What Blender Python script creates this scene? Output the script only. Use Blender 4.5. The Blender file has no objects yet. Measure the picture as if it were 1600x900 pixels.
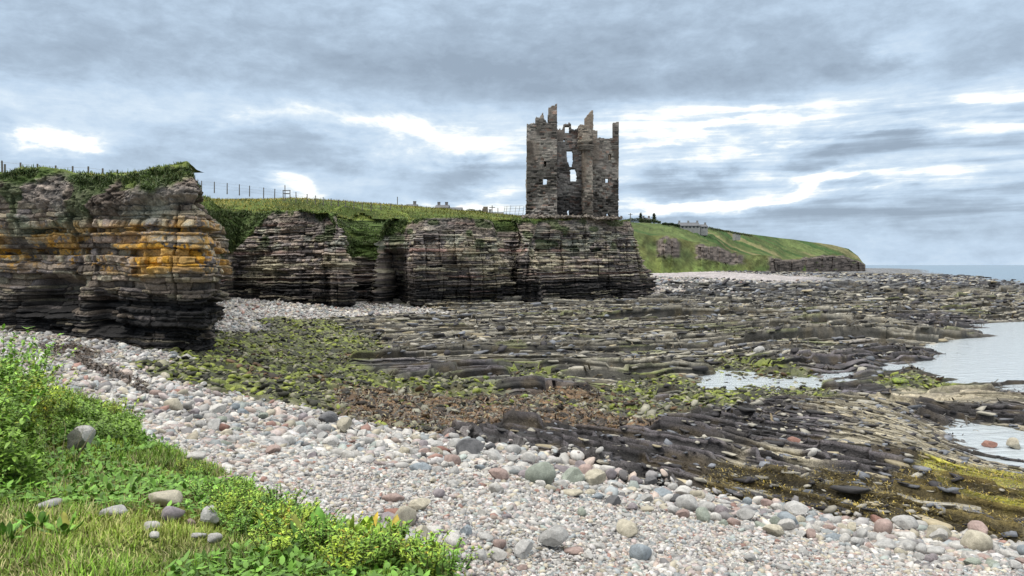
import bpy, math, random
import numpy as np
from mathutils import Vector, Matrix
R = math.radians
rng = np.random.default_rng(7)
scene = bpy.context.scene
col = scene.collection

# ------------------------------------------------------------------ camera
FOC, HZ, CZ = 1170.0, 414.0, 5.8          # focal length in photo pixels, horizon row, eye height above the sea
TILT = math.atan((450 - HZ) / FOC)
cam_d = bpy.data.cameras.new('camera'); cam = bpy.data.objects.new('camera', cam_d); col.objects.link(cam)
cam_d.sensor_width = 36; cam_d.lens = 36 * FOC / 1600
cam_d.clip_start = 0.1; cam_d.clip_end = 60000
cam.location = (0, 0, CZ); cam.rotation_euler = (R(90) - TILT, 0, 0)
scene.camera = cam
scene.view_settings.view_transform = 'Standard'; scene.view_settings.look = 'None'
scene.view_settings.exposure = 0.2; scene.view_settings.gamma = 1.0
scene.render.engine = 'CYCLES'
scene.cycles.max_bounces = 6; scene.cycles.diffuse_bounces = 3; scene.cycles.glossy_bounces = 3
scene.cycles.transparent_max_bounces = 4; scene.cycles.transmission_bounces = 2

# ------------------------------------------------------------------ node helper
class NT:
    def __init__(s, nt): s.nt = nt; s.n = nt.nodes; s.l = nt.links
    def new(s, t, **k):
        n = s.n.new(t)
        for a, b in k.items(): setattr(n, a, b)
        return n
    def put(s, sock, v):
        if hasattr(v, 'is_output'): s.l.new(v, sock)
        else: sock.default_value = v
    def math(s, op, a, b=None, c=None, clamp=False):
        n = s.new('ShaderNodeMath', operation=op, use_clamp=clamp); s.put(n.inputs[0], a)
        if b is not None: s.put(n.inputs[1], b)
        if c is not None: s.put(n.inputs[2], c)
        return n.outputs[0]
    def mix(s, f, a, b, mode='MIX'):
        n = s.new('ShaderNodeMix', data_type='RGBA', blend_type=mode)
        s.put(n.inputs[0], f); s.put(n.inputs[6], a); s.put(n.inputs[7], b)
        return n.outputs[2]
    def noise(s, vec, scale, detail=4, rough=.55, dist=0.):
        n = s.new('ShaderNodeTexNoise'); n.inputs['Scale'].default_value = scale
        n.inputs['Detail'].default_value = detail; n.inputs['Roughness'].default_value = rough
        n.inputs['Distortion'].default_value = dist
        if vec is not None: s.l.new(vec, n.inputs['Vector'])
        return n.outputs['Fac']
    def ramp(s, f, pts):
        n = s.new('ShaderNodeValToRGB'); e = n.color_ramp.elements
        while len(e) < len(pts): e.new(.5)
        for q, (p, c) in zip(e, pts):
            q.position = p; q.color = (c, c, c, 1) if not hasattr(c, '__len__') else (*c, 1)
        s.put(n.inputs[0], f)
        return n.outputs[0]
    def mapr(s, v, a, b, c=0., d=1., smooth=True):
        n = s.new('ShaderNodeMapRange'); n.interpolation_type = 'SMOOTHSTEP' if smooth else 'LINEAR'
        s.put(n.inputs[0], v); s.put(n.inputs[1], a); s.put(n.inputs[2], b); s.put(n.inputs[3], c); s.put(n.inputs[4], d)
        return n.outputs[0]

# ------------------------------------------------------------------ sky and sun
SUN_EL, SUN_AZ = R(50), R(250)            # azimuth clockwise from +Y: behind the viewer's left shoulder
SUN_W, SKY_W = 1.5, 0.1
world = bpy.data.worlds.new('World'); scene.world = world; world.use_nodes = True
w = NT(world.node_tree); w.n.clear()
out = w.new('ShaderNodeOutputWorld'); bg = w.new('ShaderNodeBackground'); w.l.new(bg.outputs[0], out.inputs[0])
bg.inputs[1].default_value = SKY_W
sky = w.new('ShaderNodeTexSky'); sky.sky_type = 'NISHITA'; sky.sun_disc = False
sky.sun_elevation = SUN_EL; sky.sun_rotation = SUN_AZ
tc = w.new('ShaderNodeTexCoord'); sep = w.new('ShaderNodeSeparateXYZ'); w.l.new(tc.outputs['Generated'], sep.inputs[0])
dx, dy, dz = sep.outputs
az = w.math('ARCTAN2', dx, dy)                                    # 0 = straight ahead, + to the right
hlen = w.math('SQRT', w.math('ADD', w.math('MULTIPLY', dx, dx), w.math('MULTIPLY', dy, dy)))
el = w.math('ARCTAN2', dz, hlen)
def azel(px, py):
    u, v = (px - 800) / FOC, (HZ - py) / FOC
    return math.atan(u), math.atan(v / math.hypot(1, u))
def vec(x, y, z=0.):
    n = w.new('ShaderNodeCombineXYZ'); w.put(n.inputs[0], x); w.put(n.inputs[1], y); w.put(n.inputs[2], z); return n.outputs[0]
elp = w.math('MAXIMUM', el, 0.0)
stretch = w.math('DIVIDE', 1.0, w.math('ADD', elp, 0.10))          # cloud deck seen in perspective
cx_ = w.math('MULTIPLY', w.math('MULTIPLY', az, stretch), 1.0)
n_big = w.noise(vec(w.math('MULTIPLY', az, 3.), w.math('MULTIPLY', el, 9.), 3.1), 1.0, 7, .58, .5)
n_med = w.noise(vec(w.math('MULTIPLY', az, 7.), w.math('MULTIPLY', el, 17.), 8.2), 1.2, 9, .62, .3)
n_fin = w.noise(vec(w.math('MULTIPLY', az, 13.), w.math('MULTIPLY', el, 26.), 1.7), 1.8, 8, .65, .2)
n_str = w.noise(vec(w.math('MULTIPLY', az, 3.0), w.math('MULTIPLY', el, 44.), 4.4), 1.3, 6, .58, .35)
def blob(px, py, sx, sy, amp):
    a, e = azel(px, py)
    wob = w.math('MULTIPLY', w.math('SUBTRACT', n_med, .5), .22)
    u = w.math('DIVIDE', w.math('SUBTRACT', w.math('ADD', az, wob), a), sx / FOC)
    v = w.math('DIVIDE', w.math('SUBTRACT', w.math('ADD', el, w.math('MULTIPLY', w.math('SUBTRACT', n_big, .5), .16)), e), sy / FOC)
    r2 = w.math('ADD', w.math('MULTIPLY', u, u), w.math('MULTIPLY', v, v))
    return w.math('MULTIPLY', w.math('POWER', 2.718, w.math('MULTIPLY', r2, -1.)), amp)
# brightness field: 0 = heavy grey cloud, 1 = bright break
def e_(py): return (HZ - py) / FOC
band = w.ramp(w.math('DIVIDE', elp, e_(0)), [(0., .62), (.035, .50), (.14, .36), (.22, .40), (.28, .50), (.42, .48), (.50, .54), (.575, .52), (.64, .32), (.75, .24), (1., .38)])
b = w.math('ADD', band, w.math('MULTIPLY', w.math('SUBTRACT', n_big, .5), .55))
b = w.math('ADD', b, w.math('MULTIPLY', w.math('SUBTRACT', n_med, .5), .62))
mask_low = w.mapr(el, e_(170), e_(215), 0., 1.)
mask_low = w.math('MULTIPLY', w.mapr(el, e_(150), e_(200), 0., 1.), w.mapr(el, e_(395), e_(330), 0., 1.))
b = w.math('ADD', b, w.math('MULTIPLY', w.math('MULTIPLY', w.math('SUBTRACT', n_str, .47), 1.9), w.math('MULTIPLY', mask_low, w.mapr(az, -.12, .10, .22, 1.))))
b = w.math('ADD', b, w.math('MULTIPLY', w.math('SUBTRACT', n_fin, .5), .62))
for q in [(128, 212, 42, 16, .75), (445, 282, 40, 16, .55), (440, 200, 60, 10, .25), (600, 190, 130, 11, .5), (740, 215, 80, 26, .5), (1100, 185, 170, 12, .3),
          (1150, 190, 300, 16, .12), (1300, 215, 300, 30, .12), (1250, 290, 260, 25, .14), (1200, 300, 260, 9, .5), (1400, 222, 200, 9, .45), (1150, 215, 110, 9, .5), (1530, 165, 60, 12, .35), (1030, 318, 90, 9, .5), (660, 262, 50, 14, .2), (750, 310, 70, 12, .55),
          (700, 262, 70, 22, -.6), (500, 235, 90, 22, -.3), (1290, 268, 50, 13, -.42), (1390, 240, 55, 18, -.42), (1060, 275, 80, 14, -.55), (1480, 182, 120, 14, -.35), (1120, 120, 380, 40, -.22), (300, 250, 120, 30, -.2), (700, 130, 300, 22, -.15), (1420, 75, 60, 50, .3), (60, 250, 80, 20, -.15), (240, 60, 200, 50, .12), (1350, 335, 250, 18, -.2)]:
    b = w.math('ADD', b, blob(*q))
ccol = w.ramp(b, [(0., (.29, .365, .46)), (.25, (.37, .465, .58)), (.5, (.49, .615, .76)), (.72, (.62, .73, .84)), (.92, (.92, .95, .93)), (1., (1.0, 1.0, .98))])
# above the frame the deck brightens towards the zenith as any overcast does
lift = w.mapr(el, R(20), R(62), 1.0, 3.35)
grad = w.mix(w.mapr(el, R(18), R(45)), ccol, (.70, .69, .67, 1))
vm = w.new('ShaderNodeVectorMath', operation='SCALE'); w.l.new(grad, vm.inputs[0]); w.put(vm.inputs[3], w.math('MULTIPLY', lift, 1 / SKY_W))
skymix = w.mix(.97, sky.outputs[0], vm.outputs[0])
w.l.new(skymix, bg.inputs[0])

sd = bpy.data.lights.new('sun', 'SUN'); sun = bpy.data.objects.new('sun', sd); col.objects.link(sun)
sd.energy = SUN_W; sd.angle = R(12); sd.color = (1, .95, .87)
sun_dir = Vector((math.sin(SUN_AZ) * math.cos(SUN_EL), math.cos(SUN_AZ) * math.cos(SUN_EL), math.sin(SUN_EL)))
sun.rotation_euler = sun_dir.to_track_quat('Z', 'Y').to_euler()

# ------------------------------------------------------------------ numpy noise
def _hash(ix, iy, iz=0, seed=0):
    ix = np.asarray(ix).astype(np.int64).astype(np.uint32); iy = np.asarray(iy).astype(np.int64).astype(np.uint32); iz = np.asarray(iz).astype(np.int64).astype(np.uint32)
    h = ix * np.uint32(374761393) + iy * np.uint32(668265263) + iz * np.uint32(2147483647) + np.uint32((seed * 974634777 + 12345) & 0xffffffff)
    h = (h ^ (h >> np.uint32(13))) * np.uint32(1274126177); h ^= h >> np.uint32(16)
    h = h * np.uint32(2246822519); h ^= h >> np.uint32(15)
    return h.astype(np.float64) / 4294967296.0
def vn2(x, y, seed=0):
    fx, fy = np.floor(x), np.floor(y); tx, ty = x - fx, y - fy
    tx = tx * tx * (3 - 2 * tx); ty = ty * ty * (3 - 2 * ty)
    a, b_, c, d = _hash(fx, fy, 0, seed), _hash(fx + 1, fy, 0, seed), _hash(fx, fy + 1, 0, seed), _hash(fx + 1, fy + 1, 0, seed)
    return (a + (b_ - a) * tx) * (1 - ty) + (c + (d - c) * tx) * ty
def fbm(x, y, oct=4, seed=0, gain=.5):
    s = 0.; a = 1.; t = 0.
    for i in range(oct):
        s = s + a * (vn2(x * 2 ** i + 17.3 * i, y * 2 ** i - 9.1 * i, seed + i) - .5); t += a; a *= gain
    return s / t * 2            # about -1..1
def cell(x, y, seed=0, jit=.9):
    fx, fy = np.floor(x), np.floor(y)
    f1 = np.full(np.shape(x), 9.); f2 = f1.copy(); cid = np.zeros(np.shape(x))
    for i in (-1, 0, 1):
        for j in (-1, 0, 1):
            gx, gy = fx + i, fy + j
            px_ = gx + .5 + jit * (_hash(gx, gy, 1, seed) - .5); py_ = gy + .5 + jit * (_hash(gx, gy, 2, seed) - .5)
            d = (px_ - x) ** 2 + (py_ - y) ** 2
            near = d < f1
            f2 = np.where(near, f1, np.minimum(f2, d)); cid = np.where(near, _hash(gx, gy, 3, seed), cid); f1 = np.where(near, d, f1)
    return np.sqrt(f1), np.sqrt(f2), cid
def sstep(a, b_, x):
    t = np.clip((x - a) / (b_ - a), 0, 1); return t * t * (3 - 2 * t)

# ------------------------------------------------------------------ pixels to places
ct, st = math.cos(TILT), math.sin(TILT)
def ray(px, py):
    u, v = (px - 800) / FOC, (450 - py) / FOC
    return u, ct + v * st, v * ct - st
def at_z(px, py, z):
    u, dy_, dz_ = ray(px, py); k = (z - CZ) / dz_
    return u * k, dy_ * k, z
def at_y(px, py, Y):
    u, dy_, dz_ = ray(px, py); k = Y / dy_
    return u * k, Y, CZ + dz_ * k
def topx(x, y, z):
    zz = z - CZ; d = y * ct - zz * st; v = (y * st + zz * ct) / d
    return 800 + FOC * x / d, 450 - FOC * v

def tps_fit(P, v, reg=1e-4):
    P = np.asarray(P, float); n = len(P)
    d = np.linalg.norm(P[:, None] - P[None], axis=2); K = np.where(d > 0, d * d * np.log(d + 1e-12), 0) + reg * np.eye(n)
    A = np.zeros((n + 3, n + 3)); A[:n, :n] = K; A[:n, n] = 1; A[:n, n + 1:] = P; A[n, :n] = 1; A[n + 1:, :n] = P.T
    c = np.linalg.solve(A, np.concatenate([np.asarray(v, float), np.zeros(3)]))
    def f(X, Y):
        r = c[n] + c[n + 1] * X + c[n + 2] * Y
        for i in range(n):
            d2 = (X - P[i, 0]) ** 2 + (Y - P[i, 1]) ** 2
            r = r + c[i] * .5 * d2 * np.log(d2 + 1e-12)
        return r
    return f
def lin_fit(P, v, reg=.01):
    P = np.asarray(P, float); n = len(P); K = -np.linalg.norm(P[:, None] - P[None], axis=2) + reg * np.eye(n)
    A = np.zeros((n + 1, n + 1)); A[:n, :n] = K; A[:n, n] = 1; A[n, :n] = 1
    c = np.linalg.solve(A, np.append(np.asarray(v, float), 0.))
    def f(X, Y):
        r = c[n]
        for i in range(n): r = r - c[i] * np.sqrt((X - P[i, 0]) ** 2 + (Y - P[i, 1]) ** 2 + 1e-4)
        return r
    return f
def lp(x, y):
    return np.arctan2(x, y), .34 * np.log(np.hypot(x, y))

# ------------------------------------------------------------------ mesh helpers
def set_props(o, label=None, cat=None, group=None, kind=None):
    if label: o['label'] = label
    if cat: o['category'] = cat
    if group: o['group'] = group
    if kind: o['kind'] = kind
    return o
def mesh_np(name, V, F, mat, C=None, smooth=False, parent=None):
    """V (n,3), F (m,3 or 4) -> one mesh object"""
    V = np.asarray(V, np.float32); F = np.asarray(F, np.int32)
    me = bpy.data.meshes.new(name); k = F.shape[1]
    me.vertices.add(len(V)); me.vertices.foreach_set('co', V.ravel())
    me.loops.add(F.size); me.loops.foreach_set('vertex_index', F.ravel())
    me.polygons.add(len(F)); me.polygons.foreach_set('loop_start', np.arange(0, F.size, k, dtype=np.int32))
    try: me.polygons.foreach_set('loop_total', np.full(len(F), k, np.int32))
    except Exception: pass
    me.update(calc_edges=True)
    if C is not None:
        a = me.color_attributes.new('Col', 'FLOAT_COLOR', 'POINT')
        a.data.foreach_set('color', np.concatenate([np.clip(C, 0, 1), np.ones((len(V), 1))], axis=1).astype(np.float32).ravel())
    if smooth: me.polygons.foreach_set('use_smooth', np.ones(len(F), bool))
    me.materials.append(mat)
    o = bpy.data.objects.new(name, me); col.objects.link(o)
    if parent is not None: o.parent = parent
    return o
def grid_faces(nr, nc, mask=None):
    i = np.arange(nr * nc).reshape(nr, nc)
    q = np.stack([i[:-1, :-1], i[:-1, 1:], i[1:, 1:], i[1:, :-1]], axis=-1)
    return q[mask] if mask is not None else q.reshape(-1, 4)
def compact(V, F, C=None):
    u, inv = np.unique(F, return_inverse=True)
    return V[u], inv.reshape(F.shape), (None if C is None else C[u])
def empty(name, loc=(0, 0, 0), rz=0.):
    o = bpy.data.objects.new(name, None); o.location = loc; o.rotation_euler = (0, 0, rz); o.empty_display_size = .2
    col.objects.link(o); return o
def copy_tree(o, parent=None):
    c = o.copy(); col.objects.link(c)
    if parent is not None: c.parent = parent
    for ch in [q for q in ALL if q.parent == o]: copy_tree(ch, c)
    return c
ALL = []

class MB:
    """collects boxes / tubes / prisms into one mesh"""
    def __init__(s): s.v = []; s.f = []
    def add(s, v, f):
        n = len(s.v); s.v += [tuple(p) for p in v]; s.f += [tuple(i + n for i in q) for q in f]
    def box(s, x0, x1, y0, y1, z0, z1):
        s.add([(x, y, z) for z in (z0, z1) for y in (y0, y1) for x in (x0, x1)],
              [(0, 2, 3, 1), (4, 5, 7, 6), (0, 1, 5, 4), (2, 6, 7, 3), (0, 4, 6, 2), (1, 3, 7, 5)])
    def tube(s, pts, r, n=6, r2=None):
        pts = [Vector(p) for p in pts]; m = len(pts); rings = []; r2 = r if r2 is None else r2
        for i, p in enumerate(pts):
            d = (pts[min(i + 1, m - 1)] - pts[max(i - 1, 0)]).normalized()
            a = d.cross(Vector((0, 0, 1)) if abs(d.z) < .9 else Vector((1, 0, 0))).normalized(); b2 = d.cross(a)
            rr = r + (r2 - r) * i / (m - 1)
            rings.append([p + (a * math.cos(t) + b2 * math.sin(t)) * rr for t in [2 * math.pi * k / n for k in range(n)]])
        v = [q for g in rings for q in g]; f = []
        for i in range(m - 1):
            for k in range(n): f.append((i * n + k, i * n + (k + 1) % n, (i + 1) * n + (k + 1) % n, (i + 1) * n + k))
        f.append(tuple(range(n))[::-1]); f.append(tuple((m - 1) * n + k for k in range(n)))
        s.add(v, f)
    def build(s, name, mat, parent=None, smooth=False):
        me = bpy.data.meshes.new(name); me.from_pydata(s.v, [], s.f); me.update(); me.materials.append(mat)
        if smooth:
            for p in me.polygons: p.use_smooth = True
        o = bpy.data.objects.new(name, me); col.objects.link(o)
        if parent is not None: o.parent = parent
        ALL.append(o); return o

# ------------------------------------------------------------------ materials
def mat_attr(name, rough=.85, var=.35, scale=6., bump=.4, bscale=30., spec=.3, dist=.02, sub=None, var2=0.):
    m = bpy.data.materials.new(name); m.use_nodes = True; t = NT(m.node_tree); p = m.node_tree.nodes['Principled BSDF']
    a = t.new('ShaderNodeAttribute', attribute_name='Col'); g = t.new('ShaderNodeNewGeometry')
    n1 = t.noise(g.outputs['Position'], scale, 6, .6); n2 = t.noise(g.outputs['Position'], scale * 9, 4, .65)
    f = t.math('MULTIPLY', t.mapr(n1, .3, .7, 1 - var, 1 + var), t.mapr(n2, .3, .7, 1 - var2, 1 + var2))
    vm_ = t.new('ShaderNodeVectorMath', operation='SCALE'); t.l.new(a.outputs['Color'], vm_.inputs[0]); t.l.new(f, vm_.inputs[3])
    t.l.new(vm_.outputs[0], p.inputs['Base Color'])
    p.inputs['Roughness'].default_value = rough; p.inputs['Specular IOR Level'].default_value = spec
    if bump:
        nb = t.noise(g.outputs['Position'], bscale, 7, .62)
        bn = t.new('ShaderNodeBump'); bn.inputs['Strength'].default_value = bump; bn.inputs['Distance'].default_value = dist
        t.l.new(nb, bn.inputs['Height']); t.l.new(bn.outputs[0], p.inputs['Normal'])
    return m
def mat_plain(name, c, rough=.8, var=.2, scale=8., bump=.2, bscale=40., c2=None, spec=.3, objvar=0., dist=.02, speck=0.):
    m = bpy.data.materials.new(name); m.use_nodes = True; t = NT(m.node_tree); p = m.node_tree.nodes['Principled BSDF']
    tcn = t.new('ShaderNodeTexCoord'); v = tcn.outputs['Object']
    oi = t.new('ShaderNodeObjectInfo')
    off = t.new('ShaderNodeVectorMath', operation='ADD'); t.l.new(v, off.inputs[0])
    sc_ = t.new('ShaderNodeVectorMath', operation='SCALE'); t.l.new(oi.outputs['Location'], sc_.inputs[0]); sc_.inputs[3].default_value = 3.7
    t.l.new(sc_.outputs[0], off.inputs[1]); v = off.outputs[0]
    n1 = t.noise(v, scale, 6, .6, .3)
    base = t.mix(t.mapr(n1, .35, .65), (*c, 1), (*(c2 or [q * (1 - var) for q in c]), 1))
    if speck:
        n3 = t.noise(v, scale * 9, 3, .7)
        base = t.mix(t.mapr(n3, .58, .68, 0, speck), base, (.06, .06, .06, 1))
    f = t.math('MULTIPLY', t.mapr(t.noise(v, scale * 4, 5, .65), .3, .7, 1 - var, 1 + var), t.mapr(oi.outputs['Random'], 0, 1, 1 - objvar, 1 + objvar, False))
    vm_ = t.new('ShaderNodeVectorMath', operation='SCALE'); t.l.new(base, vm_.inputs[0]); t.l.new(f, vm_.inputs[3])
    t.l.new(vm_.outputs[0], p.inputs['Base Color']); p.inputs['Roughness'].default_value = rough; p.inputs['Specular IOR Level'].default_value = spec
    if bump:
        bn = t.new('ShaderNodeBump'); bn.inputs['Strength'].default_value = bump; bn.inputs['Distance'].default_value = dist
        t.l.new(t.noise(v, bscale, 6, .6), bn.inputs['Height']); t.l.new(bn.outputs[0], p.inputs['Normal'])
    return m
M_SHORE = mat_attr('shore_rock', .7, .28, 3.5, 1., 14., .35, .07, var2=.4)
M_CLIFF = mat_attr('cliff_rock', .9, .25, 2.2, .8, 8., .2, .05, var2=.32)
M_TURF = mat_attr('turf', .9, .3, 1.3, .9, 7., .15, .08, var2=.35)
M_STONE = mat_attr('pebble_stone', .75, .16, 14., .35, 60., .3, .01, var2=.14)
M_WALL = mat_attr('castle_stone', .92, .2, 1.4, .6, 10., .2, .04, var2=.22)
M_LEAF = mat_attr('leaf', .55, .2, 8., 0, 0, .35)
M_HILL = mat_attr('far_ground', .95, .25, .06, .5, .6, .1, .5, var2=.3)

# ------------------------------------------------------------------ ground of the shore: heights and zones from surveyed points
HP = [(800,960,3.15),(1600,980,2.3),(0,900,3.3),(800,900,3.1),(1600,900,2.1),(1200,850,2.4),(800,750,2.65),(400,700,3.0),(200,600,2.95),(60,545,3.0),(23,518,2.9),(-200,540,3.1),(-300,700,3.2),(200,545,2.55),(334,562,2.2),
 (520,652,1.75),(430,620,1.9),(330,598,2.1),(800,692,1.55),(960,735,1.5),(1150,778,1.45),(1350,812,1.25),(1600,847,1.1),(1800,870,1.0),(450,560,1.35),(700,620,.65),(600,560,.9),(360,480,2.35),(430,500,1.9),(541,486,1.85),(655,487,1.6),(720,520,1.2),(850,480,1.5),
 (1021,472,1.4),(1100,606,-.22),(1010,604,-.05),(1170,602,-.25),(900,608,.3),(1250,598,-.3),(1320,594,-.35),(1300,613,.28),(1200,619,.35),(1400,613,.3),(1120,621,.35),(1060,592,.2),(1180,560,.4),(1180,635,.4),(1400,592,-.55),(1550,560,-1.),(1600,530,-.9),(1700,560,-1.1),(1550,585,-1.),(1500,597,-.8),(1450,594,-.75),(1500,540,-.6),(1600,602,-.8),(1480,572,-.6),(900,560,.6),(1000,520,.85),(1100,520,.8),(1300,545,.4),(1350,568,.3),(1420,572,.25),(1440,556,.15),(1250,576,.35),(1420,545,.05),(1470,515,.1),(1300,470,.75),(1200,440,.8),(1450,450,.5),(1600,490,.25),(1600,455,.2),(1700,500,-.1),
 (1345,420,.8),(1450,431,.3),(1600,450,.15),(1700,452,-.1),(1400,416.6,-.9),(1480,420,-.9),(1600,427,-1.1),(1700,432,-1.3),(1050,450,1.9),(1130,426,2.7),(1010,430,2.8),(1200,424,1.6),(1250,650,.62),(1380,640,.5),(1520,625,.3),(1590,640,.3),(1530,692,-.28),(1495,662,-.15),(1600,700,-.3),(1650,690,-.1),(1440,690,.45),(1300,740,.95),(1500,765,.75),(1600,770,.6),(1450,740,.75),(1100,690,1.0),(950,680,1.1),(800,650,.9)]
hx = np.array([at_z(*p) for p in HP])
hfun = tps_fit(np.stack(lp(hx[:, 0], hx[:, 1]), 1), hx[:, 2], 2e-4)

ZT = ['shingle', 'algae', 'brown', 'grey', 'dark', 'tan', 'yellow', 'olive', 'fardark', 'whitefar']
ZP = {
 'shingle': [(800,900,3),(1200,850,2.4),(1600,900,2.1),(500,760,3),(800,760,2.6),(400,700,3),(550,690,2.3),(700,705,2),(300,640,2.7),(200,600,3),(120,560,2.9),(30,525,3),(220,560,2.5),(420,650,2.3),(900,740,2),(1050,775,1.9),(1150,795,1.8),(1300,820,1.6),(1450,845,1.5),(1600,870,1.5),(380,478,2.4),(450,486,2.1),(350,490,2.3),(560,486,1.8),(610,487,1.7),(0,900,3),(0,600,3),(350,500,2.3)],
 'algae': [(1170,614,0),(1250,612,.1),(1440,608,.1),(300,590,2.1),(370,560,1.8),(420,530,1.7),(480,510,1.6),(450,590,1.5),(400,600,1.8),(520,590,1.2),(580,585,1.0),(540,545,1.1),(480,560,1.3),(640,600,.9),(500,625,1.5),(360,575,2),(720,603,.6),(1000,618,.3),(1080,625,.3),(1180,580,.3),(1190,605,.1),(1120,632,.3),(980,645,.5),(1010,600,.2),(820,588,.5)],
 'brown': [(560,630,1.3),(640,640,1.0),(720,640,.8),(800,640,.7),(700,660,1.1),(850,660,.9),(620,615,1.1),(900,640,.7),(760,670,1.1),(880,615,.5),(960,665,.9)],
 'grey': [(600,510,1.4),(700,500,1.4),(800,510,1.1),(900,500,1.1),(800,550,.8),(700,560,.9),(650,540,1.1),(950,550,.7),(1050,500,1.1),(1000,520,.9),(1100,540,.6),(1200,520,.6),(1150,480,1),(1250,490,.7),(1350,490,.6),(1350,520,.4),(1250,550,.4),(1050,570,.5),(1450,470,.5),(1550,470,.3),(1550,490,.3),(900,575,.6),(720,480,1.6),(880,482,1.5),(980,480,1.4)],
 'dark': [(1350,612,.2),(1600,612,.2),(1480,640,.4),(1560,680,.3),(830,690,1.3),(900,690,1.3),(960,710,1.4),(1050,680,1.1),(1150,650,.9),(1200,630,.6),(1100,720,1.2),(1250,690,.8),(1200,740,1.1),(1350,740,.9),(1300,720,.9),(1450,500,.3),(1400,560,.2),(1300,570,.3),(1560,640,.3),(850,608,.4),(760,585,.6),(1400,720,.8),(1000,740,1.5),(1270,660,.7),(650,575,.8),(1050,625,.2)],
 'tan': [(1500,612,.2),(1560,618,.2),(1330,650,.5),(1400,630,.5),(1440,660,.5),(1380,690,.6),(1480,620,.3),(1330,700,.8),(1450,700,.6),(1180,735,1.2),(1550,660,.3),(1250,725,1.0)],
 'yellow': [(1520,738,.8),(1570,752,.7),(1540,788,.8),(1590,800,.8),(1640,770,.7),(1480,730,.8)],
 'olive': [(1180,765,1.3),(1250,775,1.2),(1330,785,1.1),(1420,795,1.0),(1500,812,1.0),(1580,830,1.0),(1450,775,.9),(1600,780,.8),(1350,770,1.0),(1550,770,.8),(1500,795,.9)],
 'fardark': [(1400,419,.4),(1500,428,.1),(1370,420,.7),(1450,423,.2),(1550,437,.1),(1230,428,1),(1300,430,.9),(1400,435,.5),(1300,450,.8),(1180,455,1.2),(1500,445,.3),(1600,450,.2),(1100,465,1.5),(1420,455,.6),(1350,424,.8)],
 'whitefar': [(1030,435,2.6),(1100,432,2.4),(1180,428,2.0),(1030,455,2),(1120,420,3),(1010,425,3),(1080,442,2),(1220,421,1.6)],
}
zpts, zid = [], []
for i, k in enumerate(ZT):
    for p in ZP[k]: zpts.append(at_z(*p)); zid.append(i)
zpts = np.array(zpts); zlp = np.stack(lp(zpts[:, 0], zpts[:, 1]), 1); zid = np.array(zid)
def zones(x, y, warp=1.):
    a, l = lp(x, y)
    a = a + warp * (.030 * fbm(a * 14, l * 26, 3, 5) + .012 * fbm(a * 60, l * 110, 3, 6))
    l = l + warp * (.014 * fbm(a * 14, l * 26, 3, 8) + .006 * fbm(a * 60, l * 110, 3, 9))
    W = np.zeros((len(ZT),) + np.shape(x))
    for (pa, pl), i in zip(zlp, zid):
        d2 = (a - pa) ** 2 + (2.2 * (l - pl)) ** 2 + 1e-5
        W[i] += d2 ** -3.0
    W /= W.sum(0); return W

# --- ledges
def bands(u, period, seed, lo=.55):
    """irregular bed sequence across strike: returns bed id, fraction, width"""
    e = np.cumsum(np.random.default_rng(seed).uniform(lo, 2 - lo, 1400) * period) - 300 * period
    k = np.searchsorted(e, u); k = np.clip(k, 1, len(e) - 1)
    wd = e[k] - e[k - 1]; return k, (u - e[k - 1]) / wd, wd
def ledge_layer(u, v, period, H, L, seed, front=.10):
    uu = u + period * .55 * fbm(v / (L * 2.2), u / (period * 3), 4, seed)
    k, f, wd = bands(uu, period, seed)
    blk = np.floor((v + 37.7 * _hash(k, 0, 0, seed)) / (L * (.5 + _hash(k, 1, 0, seed))))
    uu = uu + period * .35 * (_hash(k, blk, 5, seed) - .5)           # ragged front edge block by block
    k, f, wd = bands(uu, period, seed)
    amp = .3 + 1.1 * _hash(k, 3, 0, seed)
    amp = amp * (.55 + .45 * _hash(k, blk, 7, seed))
    vv = (v + 37.7 * _hash(k, 0, 0, seed)) / (L * (.5 + _hash(k, 1, 0, seed))); fv = vv - np.floor(vv)
    joint = np.clip(np.minimum(fv, 1 - fv) * L / .09, 0, 1)
    h = H * amp * np.minimum(f / front, 1.) ** .8 * (1 - .75 * f)
    return h * (.35 + .65 * joint), k, f, blk
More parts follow.
